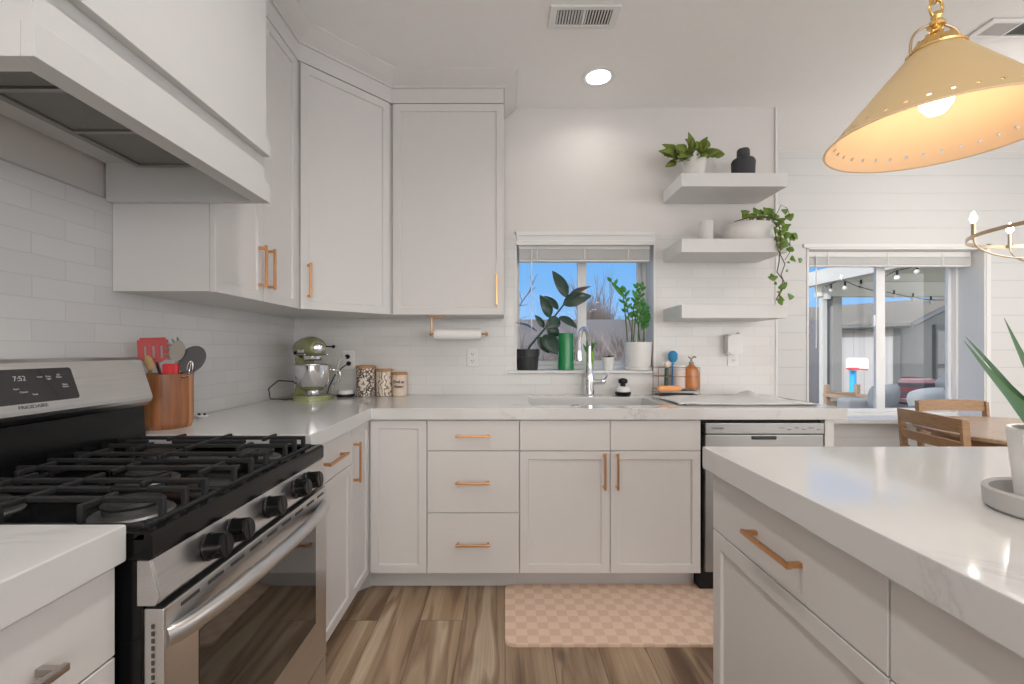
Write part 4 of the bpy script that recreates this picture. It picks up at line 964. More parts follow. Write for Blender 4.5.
# ------------------------------------------------------------------ island planter
ic = Vector((.967, .78, ITOP+.0004)); c = thing('spiky_plant', 'spiky aloe like plant in a white ribbed pot on a grey saucer on the island', 'plant', ic)
bm = B(); lathe(bm, [(0, 0), (.096, 0), (.103, .006), (.105, .036), (.101, .040), (.095, .036), (.092, .012), (0, .010)], ic, 48); obj('saucer', bm, 'ceram_grey', c)
bm = B(); n_ = 150; prof = [(.056, .0115), (.061, .014), (.073, .144), (.072, .148)]
rings = []
for r_, h_ in prof: rings.append([bm.verts.new(ic+Vector(((r_+(.0009 if k % 2 else -.0009))*math.cos(2*PI*k/n_), (r_+(.0009 if k % 2 else -.0009))*math.sin(2*PI*k/n_), h_))) for k in range(n_)])
for a, b2 in zip(rings, rings[1:]):
    for k in range(n_): bm.faces.new((a[k], a[(k+1) % n_], b2[(k+1) % n_], b2[k]))
bm.faces.new(rings[0][::-1])
inn = [bm.verts.new(ic+Vector((.066*math.cos(2*PI*k/n_), .066*math.sin(2*PI*k/n_), .147))) for k in range(n_)]; inn2 = [bm.verts.new(ic+Vector((.063*math.cos(2*PI*k/n_), .063*math.sin(2*PI*k/n_), .115))) for k in range(n_)]
for a, b2 in ((rings[-1], inn), (inn, inn2)):
    for k in range(n_): bm.faces.new((a[k], a[(k+1) % n_], b2[(k+1) % n_], b2[k]))
obj('pot', bm, 'white_ceramic', c, smooth=False); soil_disc(.0635, ic+Vector((0, 0, .125)), c)
def spear(pts, w0):
    bm = B(); n2 = 14; pts = [Vector(p) for p in pts]; rows = []
    for i in range(n2+1):
        q = i/n2; a = pts[0].lerp(pts[1], q); b2 = pts[1].lerp(pts[2], q); p = a.lerp(b2, q); d = (b2-a).normalized()
        s = d.cross(Vector((0, -1, .15))).normalized(); nn_ = s.cross(d).normalized(); w_ = w0*(1-q**1.5)*(.75+.5*math.sin(PI*min(1, q*1.6+.2)))+.0006
        rows.append([bm.verts.new(p+s*(w_*x)+nn_*(w_*z)) for x, z in ((-1, .35), (-.5, -.05), (0, -.18), (.5, -.05), (1, .35), (0, .12))])
    for a, b2 in zip(rows, rows[1:]):
        for k in range(6): bm.faces.new((a[k], a[(k+1) % 6], b2[(k+1) % 6], b2[k]))
    bm.faces.new(rows[0]); bm.faces.new(rows[-1][::-1]); return obj('leaf', bm, 'leaf_aloe', c)
g0 = ic+Vector((-.01, 0, .122))
spear([g0+Vector((-.02, 0, 0)), at(1005, 395, .77), at(964, 341, .77)], .015)
spear([g0+Vector((-.01, .01, 0)), at(1008, 385, .80), at(966, 337, .80)], .013)
spear([g0+Vector((.0, 0, 0)), at(1026, 370, .78), at(1004, 318, .77)], .015)
spear([g0+Vector((.02, 0, 0)), at(1055, 370, .78), at(1060, 290, .77)], .016)
spear([g0+Vector((.03, .02, 0)), at(1075, 390, .82), at(1110, 340, .83)], .014)
spear([g0+Vector((.02, -.02, 0)), at(1070, 410, .74), at(1100, 380, .70)], .014)

# ------------------------------------------------------------------ utensil crock
kc = Vector((-1.256, 1.69, CT+.0004)); c = thing('utensil_crock', 'round acacia wood utensil crock on the worktop beside the range', 'crock', kc)
bm = B(); lathe(bm, [(0, 0), (.074, 0), (.078, .006), (.079, .012), (.083, .02), (.083, .196), (.081, .199), (.072, .199), (.071, .196), (.071, .012), (0, .012)], kc, 48); obj('body', bm, 'acacia', c, origin=kc)
def uten(name, label, cat): return thing(name, label, cat, kc+Vector((0, 0, .015)), 'utensils in the wooden crock')
def slab_shape(poly, mtx, th_, holes=None):
    bm = B(); prism(bm, poly, -th_/2, th_/2); bmesh.ops.transform(bm, matrix=mtx, verts=bm.verts); return bm
def up_mtx(p, tilt=0, yaw=0, lean=0):   # local x right, local y up, local z towards camera
    return Matrix.Translation(p) @ Matrix.Rotation(yaw, 4, 'Z') @ Matrix.Rotation(PI/2+lean, 4, 'X') @ Matrix.Rotation(tilt, 4, 'Z')
YAW = math.radians(32)
# red slotted spatula
u_ = uten('spatula', 'dark red slotted silicone spatula standing tallest in the wooden crock', 'spatula')
hp = at(153.5, 352, 1.64); mt = up_mtx(hp, .05, YAW, -.1)
bm = B(); xs = [-.045, -.038, -.026, -.0205, -.003, .003, .0205, .026, .038, .045]; cells(bm, xs, [-.038, -.022, .022, .044, .052], lambda i, j: not (i in (2, 4, 6) and j == 1) and not (i in (0, 8) and j == 3), -.002, .002, .0012)
for v in bm.verts:
    if v.co.y < -.03: v.co.x *= .5
bmesh.ops.transform(bm, matrix=mt, verts=bm.verts); obj('head', bm, 'red', u_)
bm = B(); tube(bm, [hp+Vector((.004, .008, -.035)), kc+Vector((-.01, -.01, .18)), kc+Vector((.02, .02, .03))], .006, 8); obj('shaft', bm, 'steel_plain', u_)
u_ = uten('wooden_spoon', 'small tan wooden spoon at the left of the wooden crock', 'spoon')
hp = at(149, 363, 1.60); bm = B(); ball(bm, (0, 0, 0), .022, .62, .25, 1.25); bmesh.ops.transform(bm, matrix=Matrix.Translation(hp) @ Matrix.Rotation(YAW, 4, 'Z') @ Matrix.Rotation(-.2, 4, 'Y'), verts=bm.verts)
tube(bm, [hp+Vector((.004, 0, -.018)), kc+Vector((-.035, -.035, .17)), kc+Vector((.03, .03, .03))], [.006, .006, .005], 8); obj('body', bm, 'woodspoon', u_)
u_ = uten('pasta_fork', 'taupe toothed pasta fork in the middle of the wooden crock', 'pasta fork')
hp = at(177.5, 351, 1.665); bm = B(); mt = up_mtx(hp, -.15, YAW, -.1)
pts_ = [(math.cos(a)*.023, math.sin(a)*.038) for a in [k*2*PI/28 for k in range(28)]]
prism(bm, pts_, -.003, .003)
for k in range(6):
    a = math.radians(100+k*26); tube(bm, [(math.cos(a)*.023, math.sin(a)*.036, 0), (math.cos(a)*.034, math.sin(a)*.046, .006), (math.cos(a)*.036, math.sin(a)*.048, .022)], [.004, .0035, .002], 6)
bmesh.ops.transform(bm, matrix=mt, verts=bm.verts); obj('head', bm, 'greyuten', u_)
bm = B(); tube(bm, [hp+Vector((0, 0, -.038)), kc+Vector((.01, -.02, .17)), kc+Vector((-.02, .02, .03))], .006, 8); obj('shaft', bm, 'greyuten', u_)
u_ = uten('spatula', 'bright red silicone tool head low in the wooden crock', 'spatula')
hp = at(171, 369.5, 1.66); bm = B(); mt = up_mtx(hp, .0, YAW*.6, 0)
prism(bm, rounded_rect(-.024, .024, -.022, .022, .008), -.010, .010)
for k in (-.012, .006): box(bm, k, k+.004, -.02, .018, .010, .013)
bmesh.ops.transform(bm, matrix=mt, verts=bm.verts); obj('head', bm, 'redb', u_)
bm = B(); tube(bm, [hp+Vector((0, 0, -.018)), kc+Vector((.0, .02, .05))], .007, 8); obj('shaft', bm, 'redb', u_)
u_ = uten('serving_spoon', 'large round black nylon spoon at the right of the wooden crock', 'spoon')
hp = at(192, 359.5, 1.70); bm = B(); mt = up_mtx(hp, -.55, YAW, -.1); prism(bm, [(math.cos(a)*.040, math.sin(a)*.055) for a in [k*2*PI/32 for k in range(32)]], -.003, .003)
bmesh.ops.transform(bm, matrix=mt, verts=bm.verts); obj('head', bm, 'blacknylon', u_)
bm = B(); tube(bm, [hp+Vector((-.02, 0, -.03)), kc+Vector((.03, .02, .18)), kc+Vector((-.03, -.02, .03))], .006, 8); obj('shaft', bm, 'blacknylon', u_)
u_ = uten('whisk', 'steel wire loop of a small whisk in front of the black spoon', 'whisk')
hp = at(190, 368, 1.65); bm = B()
for yw in (0, 1.2, 2.3):
    loop = []
    for k in range(15):
        a = -PI/2+2*PI*k/14*.92+.12; loop.append(hp+Vector((math.cos(a)*.010*math.cos(yw)+math.sin(a)*.004, math.cos(a)*.010*math.sin(yw), math.sin(a)*.026)))
    tube(bm, loop, .0012, 6)
tube(bm, [hp+Vector((-.004, 0, -.028)), kc+Vector((.02, -.03, .17)), kc+Vector((.0, .03, .03))], .003, 8); obj('body', bm, 'chrome', u_)
# small gadget by crock
gp = at(204, 416, 1.935); gp.z = CT+.0005
c = thing('spoon_rest', 'tiny dark and white object lying on the worktop right of the wooden crock', 'trinket', gp)
bm = B(); lathe(bm, [(0, 0), (.020, 0), (.024, .006), (.018, .010), (0, .008)], gp+Vector((-.01, 0, 0)), 20, sx=1.2, sy=.8); obj('body', bm, 'white_ceramic', c)
bm = B(); ball(bm, gp+Vector((-.018, -.004, .0125)), .006); ball(bm, gp+Vector((.006, -.004, .0125)), .006); obj('dots', bm, 'black_plastic', c)

# ------------------------------------------------------------------ stand mixer
mc = Vector((-1.145, 2.67, CT+.0004)); hd = Vector((.64, -.77, 0)).normalized(); sd = Vector((-hd.y, hd.x, 0))
c = thing('stand_mixer', 'sage green stand mixer with steel bowl in the back left corner', 'mixer', mc)
MR = Matrix.Translation(mc) @ Matrix(((hd.x, sd.x, 0, 0), (hd.y, sd.y, 0, 0), (0, 0, 1, 0), (0, 0, 0, 1)))     # local x forward (towards bowl), y left
def mx_obj(name, bm, m_, par=None, lab=None):
    bmesh.ops.transform(bm, matrix=MR, verts=bm.verts); return obj(name, bm, m_, par or c, label=lab)
bm = B()
base = [(math.cos(a)*.105+.055, math.sin(a)*.108) for a in [math.radians(-90+k*180/16) for k in range(17)]]+[(-.02, .10), (-.12, .085), (-.15, .06), (-.155, 0), (-.15, -.06), (-.12, -.085), (-.02, -.10)]
prism(bm, base, 0, .026); es = [e for e in bm.edges if all(v.co.z > .02 for v in e.verts)]; bmesh.ops.bevel(bm, geom=es, offset=.010, segments=3, affect='EDGES'); mx_obj('base', bm, 'mixer')
bm = B(); rgs = []
for z, xc, rx_, ry_ in ((.024, -.10, .055, .068), (.06, -.105, .042, .052), (.12, -.108, .036, .044), (.18, -.105, .040, .048), (.225, -.10, .05, .055), (.24, -.09, .055, .06)):
    rgs.append([bm.verts.new((xc+rx_*math.cos(2*PI*k/20), ry_*math.sin(2*PI*k/20), z)) for k in range(20)])
for a, b2 in zip(rgs, rgs[1:]):
    for k in range(20): bm.faces.new((a[k], a[(k+1) % 20], b2[(k+1) % 20], b2[k]))
bm.faces.new(rgs[0][::-1]); bm.faces.new(rgs[-1]); mx_obj('column', bm, 'mixer')
bm = B(); rgs = []
for x, r_, zc_ in ((-.16, .02, .285), (-.155, .048, .288), (-.13, .062, .292), (-.06, .066, .300), (.03, .066, .303), (.09, .061, .302), (.125, .052, .300), (.145, .038, .298), (.15, .02, .297)):
    rgs.append([bm.verts.new((x, r_*1.02*math.cos(2*PI*k/28), zc_+r_*math.sin(2*PI*k/28)*(.95 if math.sin(2*PI*k/28) > 0 else .88))) for k in range(28)])
for a, b2 in zip(rgs, rgs[1:]):
    for k in range(28): bm.faces.new((a[k], a[(k+1) % 28], b2[(k+1) % 28], b2[k]))
bm.faces.new(rgs[0][::-1]); bm.faces.new(rgs[-1]); mx_obj('motor_head', bm, 'mixer')
bm = B(); lathe(bm, [(0, 0), (.028, 0), (.030, .004), (.024, .010), (.014, .012), (0, .012)], (.146, 0, .298), 24, Vector((1, 0, 0))); hub = mx_obj('hub', bm, 'chrome')
bm = B(); rod(bm, (.125, .052, .305), (.135, .085, .305), .004, 8); ball(bm, (.137, .090, .305), .010); mx_obj('hub_knob', bm, 'black_plastic', hub)
bm = B(); pt = [(math.cos(a)*.071, math.sin(a)*.069) for a in [k*2*PI/36 for k in range(36)]]
for s_ in (-1, 1): box(bm, -.10, .12, s_*.062-.003, s_*.062+.003, .256, .262, .001)
mx_obj('trim_strip', bm, 'chrome')
bm = B(); lathe(bm, [(0, 0), (.045, 0), (.050, .006), (.052, .026), (.046, .03), (0, .03)], (.062, 0, .226), 28); mx_obj('beater_collar', bm, 'chrome')
bm = B(); lathe(bm, [(0, 0), (.048, 0), (.050, .004), (.040, .012), (.036, .018), (.055, .03), (.082, .06), (.097, .10), (.102, .15), (.104, .172), (.107, .174), (.104, .176), (.099, .172), (.097, .15), (.09, .10), (.07, .06), (0, .035)], (.062, 0, .027), 40); bw = mx_obj('bowl', bm, 'chrome')
bm = B(); tube(bm, [(.10, .098, .17), (.112, .130, .165), (.116, .138, .13), (.105, .125, .095), (.095, .095, .085)], .005, 8); mx_obj('bowl_handle', bm, 'chrome', bw)
bm = B(); ball(bm, (-.05, -.068, .268), .010); mx_obj('speed_knob', bm, 'black_plastic')
# lettering on both sides of head
for s_ in (-1, 1):
    lm = MR @ Matrix.Translation((.045, s_*.0640, .279)) @ (Matrix.Rotation(PI if s_ > 0 else 0, 4, 'Z')) @ Matrix.Rotation(PI/2, 4, 'X'); text('brand_lettering', 'KitchenAid', .026, lm, 'white_plastic', c, .0012, .0004)
# power cord of mixer
bm = B(); tube(bm, [MR @ Vector((-.155, .0, .05)), Vector((-1.26, 2.70, CT+.10)), Vector((-1.305, 2.62, CT+.11)), Vector((-1.325, 2.55, CT+.07)), Vector((-1.30, 2.52, CT+.015)), Vector((-1.25, 2.60, CT+.004)), Vector((-1.22, 2.72, CT+.004))], .0035, 8); obj('power_cord', bm, 'black_plastic', c)

# outlet with black plug behind mixer
def outlet(label, u, v, Y=WY-.0004, sockets=True):
    p = at(u, v, Y); o = thing('wall_outlet', label, 'outlet', (p.x, Y, p.z))
    bm = B(); box(bm, p.x-.036, p.x+.036, Y-.006, Y, p.z-.058, p.z+.058, .003); obj('cover_plate', bm, 'white_plastic', o)
    for dz in (.022, -.022):
        bm = B(); prism(bm, rounded_rect(p.x-.016, p.x+.016, p.z+dz-.015, p.z+dz+.015, .008), Y-.0085, Y-.0058, 'y'); sk = obj('socket', bm, 'white_plastic', o)
        bm = B(); box(bm, p.x-.008, p.x-.005, Y-.0092, Y-.0080, p.z+dz-.003, p.z+dz+.007); box(bm, p.x+.005, p.x+.008, Y-.0092, Y-.0080, p.z+dz-.003, p.z+dz+.007); box(bm, p.x-.002, p.x+.002, Y-.0092, Y-.0080, p.z+dz-.011, p.z+dz-.007); obj('slots', bm, 'dark_slot', sk, smooth=False)
    return o, p
outlet('white wall outlet under the paper towel roll on the back wall', 472.5, 357.5)
o, p = outlet('white wall outlet behind the stand mixer with black plugs in it', 349, 360)
o2, p2 = outlet('white wall outlet below the shelves with a white plug in device above it', 733, 357)
for k, dz in enumerate((.022, -.022)):
    c = thing('power_plug', ('upper' if k == 0 else 'lower')+' black plug in the outlet behind the stand mixer', 'plug', (p.x, WY-.02, p.z+dz), 'plugs in the outlet behind the mixer')
    bm = B(); lathe(bm, [(0, 0), (.014, 0), (.015, .012), (.010, .022), (0, .022)], (p.x+(-.004, .004)[k], WY-.0095, p.z+dz), 16, Vector((0, -1, 0))); obj('body', bm, 'black_plastic', c)
    if k == 0:
        bm = B(); tube(bm, [(p.x-.006, WY-.031, p.z+.02), (p.x-.04, WY-.05, p.z+.0), (p.x-.055, WY-.06, p.z-.06), (p.x-.06, WY-.06, p.z-.12), (p.x-.085, WY-.06, CT+.05), (p.x-.08, WY-.06, CT+.012), (p.x-.045, WY-.07, CT+.010)], .0034, 8); obj('cord', bm, 'white_plastic', c)
    else:
        bm = B(); tube(bm, [(p.x+.004, WY-.031, p.z-.022), (p.x-.03, WY-.05, p.z-.05), (p.x-.075, WY-.05, p.z-.10), (p.x-.11, WY-.05, CT+.05), (p.x-.12, WY-.05, CT+.006), (p.x-.16, WY-.06, CT+.005)], .0034, 8); obj('cord', bm, 'black_plastic', c)
# milk frother base puck
pp = Vector(((345.5-CX)*2.80/F, 2.80, CT+.0004)); c = thing('charging_base', 'small round white topped black charging base between the mixer and the canisters', 'charger', pp)
bm = B(); lathe(bm, [(0, 0), (.052, 0), (.055, .004), (.055, .012), (.050, .016), (0, .016)], pp, 32); obj('base', bm, 'black_plastic', c)
bm = B(); lathe(bm, [(0, .0162), (.045, .0162), (.047, .020), (.046, .036), (.042, .040), (0, .041)], pp, 32); obj('top', bm, 'white_plastic', c)
# canisters
for k, (u, r_, h_, lab) in enumerate(((366, .0595, .188, 'tallest patterned canister with a wood lid and dark folk print'), (384.3, .049, .168, 'middle patterned canister with a wood lid and scroll print'), (399.7, .0455, .148, 'shortest tan canister with a wood lid and dark words'))):
    Y = WY-.075; q = Vector(((u-CX)*(Y)/F, Y, CT+.0004)); c = thing('canister', lab, 'canister', q, 'wood lidded canisters beside the mixer')
    bm = B(); lathe(bm, [(0, 0), (r_-.004, 0), (r_, .004), (r_, h_-.02), (r_-.003, h_-.016), (0, h_-.016)], q, 40); bd = obj('jar', bm, 'can%d' % k, c, origin=q)
    bm = B(); lathe(bm, [(0, h_-.0158), (r_+.001, h_-.0158), (r_+.002, h_-.012), (r_+.002, h_-.003), (r_-.001, h_), (0, h_)], q, 40); obj('lid', bm, 'lidwood', c)
    def plaque(poly, zc_, off, mt_, nm, par):
        bm = B(); vs = prism(bm, poly, -.0006, .0006)
        for v in bm.verts:
            a = v.co.x/r_; rr2 = r_+off+v.co.z; zz = v.co.y; v.co = q+Vector((math.sin(a)*rr2, -math.cos(a)*rr2, zc_+zz))
        return obj(nm, bm, mt_, par)
    if k == 0:
        dm = [(0, -.034), (.014, -.026), (.02, -.012), (.034, 0), (.02, .012), (.014, .026), (0, .034), (-.014, .026), (-.02, .012), (-.034, 0), (-.02, -.012), (-.014, -.026)]
        plaque([(math.cos(a_)*.046, math.sin(a_)*.052) for a_ in [j*2*PI/28 for j in range(28)]], .082, .0006, 'ink', 'medallion_ring', bd)
        pl = plaque(dm, .082, .0016, 'cream', 'medallion', bd)
    if k == 2:
        for s_, zz, sz in (('Owl at', .090, .024), ('Home', .060, .024)):
            text('lettering', s_, sz, Matrix.Translation((q.x+.004, q.y-r_-.0006, q.z+zz)) @ Matrix.Rotation(PI/2, 4, 'X'), 'ink', c, .0004, .0008)
# paper towel holder
pty = 2.70; pa = at(433, 334, pty); pb = at(484, 334, pty); zc_ = pa.z
c = thing('paper_towel_holder', 'copper paper towel arm hung under the back wall cabinet', 'holder', (pa.x, pty, UB-.01))
bm = B(); box(bm, pa.x-.03, pa.x+.08, pty-.012, pty+.012, UB-.0005, UB+.0035); obj('mount', bm, 'copper', c)
bm = B(); tube(bm, [(pa.x-.008, pty, UB), (pa.x-.008, pty, zc_+.006), (pa.x-.006, pty, zc_), (pb.x+.012, pty, zc_)], .0055, 10); ball(bm, (pb.x+.014, pty, zc_), .011); ball(bm, (pa.x-.012, pty, zc_), .010); obj('arm', bm, 'copper', c)
c = thing('paper_towel_roll', 'white paper towel roll hanging under the back wall cabinet', 'paper towel', ((pa.x+pb.x)/2, pty, zc_-.032))
bm = B(); lathe(bm, [(.0085, 0), (.031, 0), (.0325, .002), (.0325, .276), (.031, .278), (.0085, .278), (.0085, 0)], (pa.x+.008, pty, zc_), 32, Vector((1, 0, 0))); obj('roll', bm, 'paper', c)
# plug-in device at right
q = at(733, 345, WY-.03); c = thing('plug_in_device', 'rounded white plug in device on the wall below the shelves', 'device', (q.x, WY-.03, q.z-.06))
bm = B(); prism(bm, rounded_rect(q.x-.046, q.x+.046, q.z-.060, q.z+.068, .018), WY-.062, WY-.0095, 'y'); es = [e for e in bm.edges if all(abs(v.co.y-(WY-.062)) < 1e-4 for v in e.verts)]; bmesh.ops.bevel(bm, geom=es, offset=.008, segments=3, affect='EDGES'); obj('body', bm, 'white_plastic', c)
bm = B(); tube(bm, [(q.x+.02, WY-.03, q.z+.065), (q.x+.03, WY-.03, q.z+.08), (q.x+.04, WY-.03, q.z+.07)], .003, 6); obj('hook', bm, 'dark_slot', c)

# ------------------------------------------------------------------ sink-side things
# dish brush holder
q = Vector(((623-CX)*2.83/F, 2.83, CT+.0004)); c = thing('dish_brush', 'round black and clear dish brush resting in its holder right of the faucet', 'brush', q)
bm = B(); lathe(bm, [(0, 0), (.040, 0), (.047, .008), (.049, .022), (.046, .026), (.040, .020), (0, .012)], q, 32); obj('holder', bm, 'black_plastic', c)
bm = B(); lathe(bm, [(0, .0205), (.036, .0205), (.042, .030), (.040, .048), (.030, .058), (0, .060)], q, 32); obj('reservoir', bm, 'white_plastic', c)
bm = B(); lathe(bm, [(0, .0605), (.016, .0605), (.016, .076), (.026, .080), (.029, .092), (.025, .104), (.012, .110), (0, .111)], q, 28); obj('knob', bm, 'black_plastic', c)
# rack
rx0 = at(657, 0, 2.80).x; rx1 = at(698, 0, 2.80).x; ry0, ry1 = 2.775, 2.875; rz = CT+.0004; rt = at(0, 367.5, 2.78).z
c = thing('sink_caddy', 'copper wire sink caddy standing beside the sink', 'caddy', ((rx0+rx1)/2, 2.825, rz))
bm = B()
for xx in (rx0, rx1):
    for yy in (ry0, ry1): rod(bm, (xx, yy, rz), (xx, yy, rt), .0022, 8)
for z in (rt, rt-.055, rz+.045):
    tube(bm, [(rx0, ry0, z), (rx1, ry0, z), (rx1, ry1, z), (rx0, ry1, z)], .002, 6, closed=True)
xx = (rx0+rx1)/2
for k in range(7):
    f_ = rx0+(rx1-rx0)*k/6; rod(bm, (f_, ry0, rz+.045), (f_, ry1, rz+.045), .0015, 6)
obj('frame', bm, 'rust', c)
bm = B(); prism(bm, rounded_rect(rx0+.006, rx1-.008, ry0-.01, ry1-.012, .012), rz+.0015, rz+.014); obj('drip_tray', bm, 'black_plastic', c)
bm = B(); box(bm, rx0-.004, rx1+.004, ry0-.004, ry1+.004, rz+.026, rz+.034, .002); obj('shelf_board', bm, 'ceram_grey', c)
zf = rz+.0475
q = Vector((at(691, 0, 2.83).x, 2.825, zf)); c = thing('soap_bottle', 'amber soap bottle with a clear pump in the sink caddy', 'bottle', q)
bm = B(); lathe(bm, [(0, 0), (.042, 0), (.046, .005), (.046, .100), (.041, .122), (.018, .142), (.014, .150), (0, .150)], q, 28); obj('bottle', bm, 'amber', c)
bm = B(); lathe(bm, [(0, .1503), (.015, .1503), (.015, .163), (.006, .165), (.006, .185), (0, .185)], q, 16); tube(bm, [q+Vector((0, 0, .182)), q+Vector((.015, -.004, .198)), q+Vector((.020, -.02, .192))], .005, 8); tube(bm, [q+Vector((0, 0, .182)), q+Vector((-.018, 0, .196))], .005, 8); obj('pump', bm, 'greyuten', c)
q = Vector((at(679, 0, 2.83).x, 2.825, zf)); c = thing('soap_bottle', 'pale milky bottle with a flat white cap in the sink caddy', 'bottle', q)
bm = B(); lathe(bm, [(0, 0), (.033, 0), (.036, .004), (.036, .120), (0, .122)], q, 28); obj('bottle', bm, 'pinkw', c)
bm = B(); lathe(bm, [(0, .1225), (.036, .1225), (.036, .142), (.033, .145), (0, .145)], q, 28); obj('cap', bm, 'white_plastic', c)
q = Vector((at(666, 0, 2.82).x, 2.82, zf)); c = thing('scrub_brush', 'small scrub brush with a cream round head leaning in the sink caddy', 'brush', q)
bm = B(); rod(bm, q+Vector((0, 0, 0)), q+Vector((.004, 0, .13)), .012, 12); obj('handle', bm, 'leaf_rubber', c)
bm = B(); ball(bm, q+Vector((.006, -.004, .150)), .021, 1, .7, 1); obj('head', bm, 'cream', c)
q = Vector((at(672.5, 0, 2.86).x, 2.852, zf)); c = thing('bottle_brush', 'blue bristled bottle brush standing in the sink caddy', 'brush', q)
bm = B(); rod(bm, q, q+Vector((0, 0, .16)), .007, 10); obj('handle', bm, 'toyblue', c)
bm = B(); random.seed(8)
lathe(bm, [(0, .161), (.016, .163), (.028, .182), (.028, .212), (.017, .230), (0, .234)], q, 14)
obj('bristles', bm, 'blue_br', c)
q = Vector((at(665, 0, 2.76).x, 2.752, zf)); bm = B(); lathe(bm, [(0, -.060), (.009, -.060), (.017, -.05), (.018, 0), (.017, .07), (.009, .085), (0, .085)], Vector((q.x+.012, 2.752, rz+.053)), 16, Vector((1, 0, 0)))
o = obj('sponge_roll', bm, 'peach', origin=(q.x, 2.757, rz+.037)); tag(o, 'orange rolled sponge lying across the front of the sink caddy', 'sponge')
# drying mat
c = thing('drying_mat', 'white dish drying mat spread on the right end of the back worktop', 'mat', (1.25, 2.5, CT+.0004))
x0_, x1_ = .90, 1.60
bm = B(); nx, ny = 40, 14; random.seed(2)
g = [[None]*(ny+1) for _ in range(nx+1)]
ya, yb = 2.345, 2.80
for i in range(nx+1):
    for j in range(ny+1):
        a = i/nx; b_ = j/ny; z = .010+.003*math.sin(a*9+b_*5)+.0025*math.sin(a*23)*math.cos(b_*11)
        z += .035*math.exp(-((a-.80)/.05)**2-((b_-.85)/.22)**2)
        g[i][j] = bm.verts.new((x0_+(x1_-x0_)*a+.004*math.sin(b_*9), ya+(yb-ya)*b_+.006*math.sin(a*12), CT+z))
for i in range(nx):
    for j in range(ny): bm.faces.new((g[i][j], g[i+1][j], g[i+1][j+1], g[i][j+1]))
o = obj('cloth', bm, 'towelw', c); mo = o.modifiers.new('thickness', 'SOLIDIFY'); mo.thickness = .006; mo.offset = -1
bm = B(); tube(bm, [(.93, 2.335, CT+.005), (1.2, 2.330, CT+.004), (1.52, 2.332, CT+.005), (1.60, 2.338, CT+.006), (1.615, 2.40, CT+.006), (1.61, 2.6, CT+.006)], .0038, 6); obj('edge_binding', bm, 'liner', c)

# ------------------------------------------------------------------ floor mat
mz = .0005
c = thing('kitchen_mat', 'peach checkered standing mat on the plank floor before the sink', 'rug', (.56, 2.05, mz))
fy0 = H*F/(647.5-CY); fy1 = 2.333
bm = B(); prism(bm, rounded_rect(0.0, 1.12, fy0, fy1, .035), mz, mz+.012); es = [e for e in bm.edges if all(v.co.z > .01 for v in e.verts)]; bmesh.ops.bevel(bm, geom=es, offset=.004, segments=2, affect='EDGES')
obj('pad', bm, 'checker', c, origin=(.0, fy0+.01, .0))

# ------------------------------------------------------------------ ceiling things
def ceiling_vent(label, x0, x1, y0, y1, split):
    o = thing('ceiling_vent', label, 'vent', ((x0+x1)/2, (y0+y1)/2, CEIL-.012)); b_ = .022
    xm = (x0+x1)/2
    bm = B(); cells(bm, [x0, x0+b_*1.5, xm-.006, xm+.006, x1-b_*1.5, x1], [y0, y0+b_, y1-b_, y1], lambda i, j: not (i in (1, 3) and j == 1), CEIL-.010, CEIL-.0005, .002); obj('frame', bm, 'white_plastic', o)
    bm = B(); box(bm, x0+b_, x1-b_, y0+b_*.8, y1-b_*.8, CEIL-.0012, CEIL-.0004); obj('duct', bm, 'dark_slot', o)
    for s_, (a, b2) in enumerate(((x0+b_*1.5, xm-.006), (xm+.006, x1-b_*1.5))):
        n_ = int((b2-a)/.0125)
        for k in range(n_):
            xx = a+(k+.5)*(b2-a)/n_; bm = B(); tl = .6 if s_ == 0 else -.6
            box(bm, -.0042, .0042, y0+b_+.0005, y1-b_-.0005, -.0006, .0006, mtx=Matrix.Translation((xx, 0, CEIL-.0055)) @ Matrix.Rotation(tl, 4, 'Y')); obj('louver', bm, 'white_plastic', o, smooth=False)
ceiling_vent('white slotted ceiling vent near the recessed light over the sink', .205, .525, 2.045, 2.19, True)
ceiling_vent('white slotted ceiling vent above the dining side beside the pendant chain', 2.285, 2.60, 2.13, 2.26, True)
bm = B(); random.seed(1)
for k, (x, y, e) in enumerate(CANS):
    o = thing('ceiling_light', ('lit recessed ceiling light above the sink' if k == 0 else 'recessed fill light added out of view in room row %s' % ['by the range', 'between island and table', 'over the dining end', 'between range and island'][k-1]), 'ceiling light', (x, y, CEIL-.01), 'recessed ceiling lights')
    bm = B(); lathe(bm, [(.067, -.0012), (.088, -.006), (.094, -.004), (.095, 0), (.090, -.0006), (.067, -.0006)], (x, y, CEIL-.0004), 40); obj('trim_ring', bm, 'white_plastic', o)
    bm = B(); lathe(bm, [(0, 0), (.068, 0), (.068, -.002), (.05, -.006), (0, -.008)], (x, y, CEIL-.0006), 40); obj('diffuser', bm, 'glow', o)
    can_light_data(x, y, e)

for x, y, e, lab in FILL_GLOBES:
    o = thing('fill_globe', lab, 'lamp', (x, y, CEIL-.96), 'unseen fill globes added at the rear of the room')
    bm = B(); ball(bm, (x, y, CEIL-.90), .11, n=24); obj('globe', bm, 'globe', o)
    bm = B(); rod(bm, (x, y, CEIL-.79), (x, y, CEIL-.02), .006, 8); lathe(bm, [(0, -.02), (.05, -.018), (.055, -.001), (0, -.001)], (x, y, CEIL), 24); obj('stem', bm, 'brass_soft', o)
    g_ = bpy.data.lights.new('fill_globe_light', 'POINT'); g_.energy = e; g_.color = (1, .965, .925); g_.shadow_soft_size = .115
    go = bpy.data.objects.new('fill_globe_light', g_); COL.objects.link(go); go.location = (x, y, CEIL-.90)
# ------------------------------------------------------------------ pendant
pc = Vector((1.05, 1.108, 1.73)); c = thing('pendant_lamp', 'large cream and brass cone pendant hanging over the island', 'lamp', pc)
RB, RT, HH = .225, .053, .206
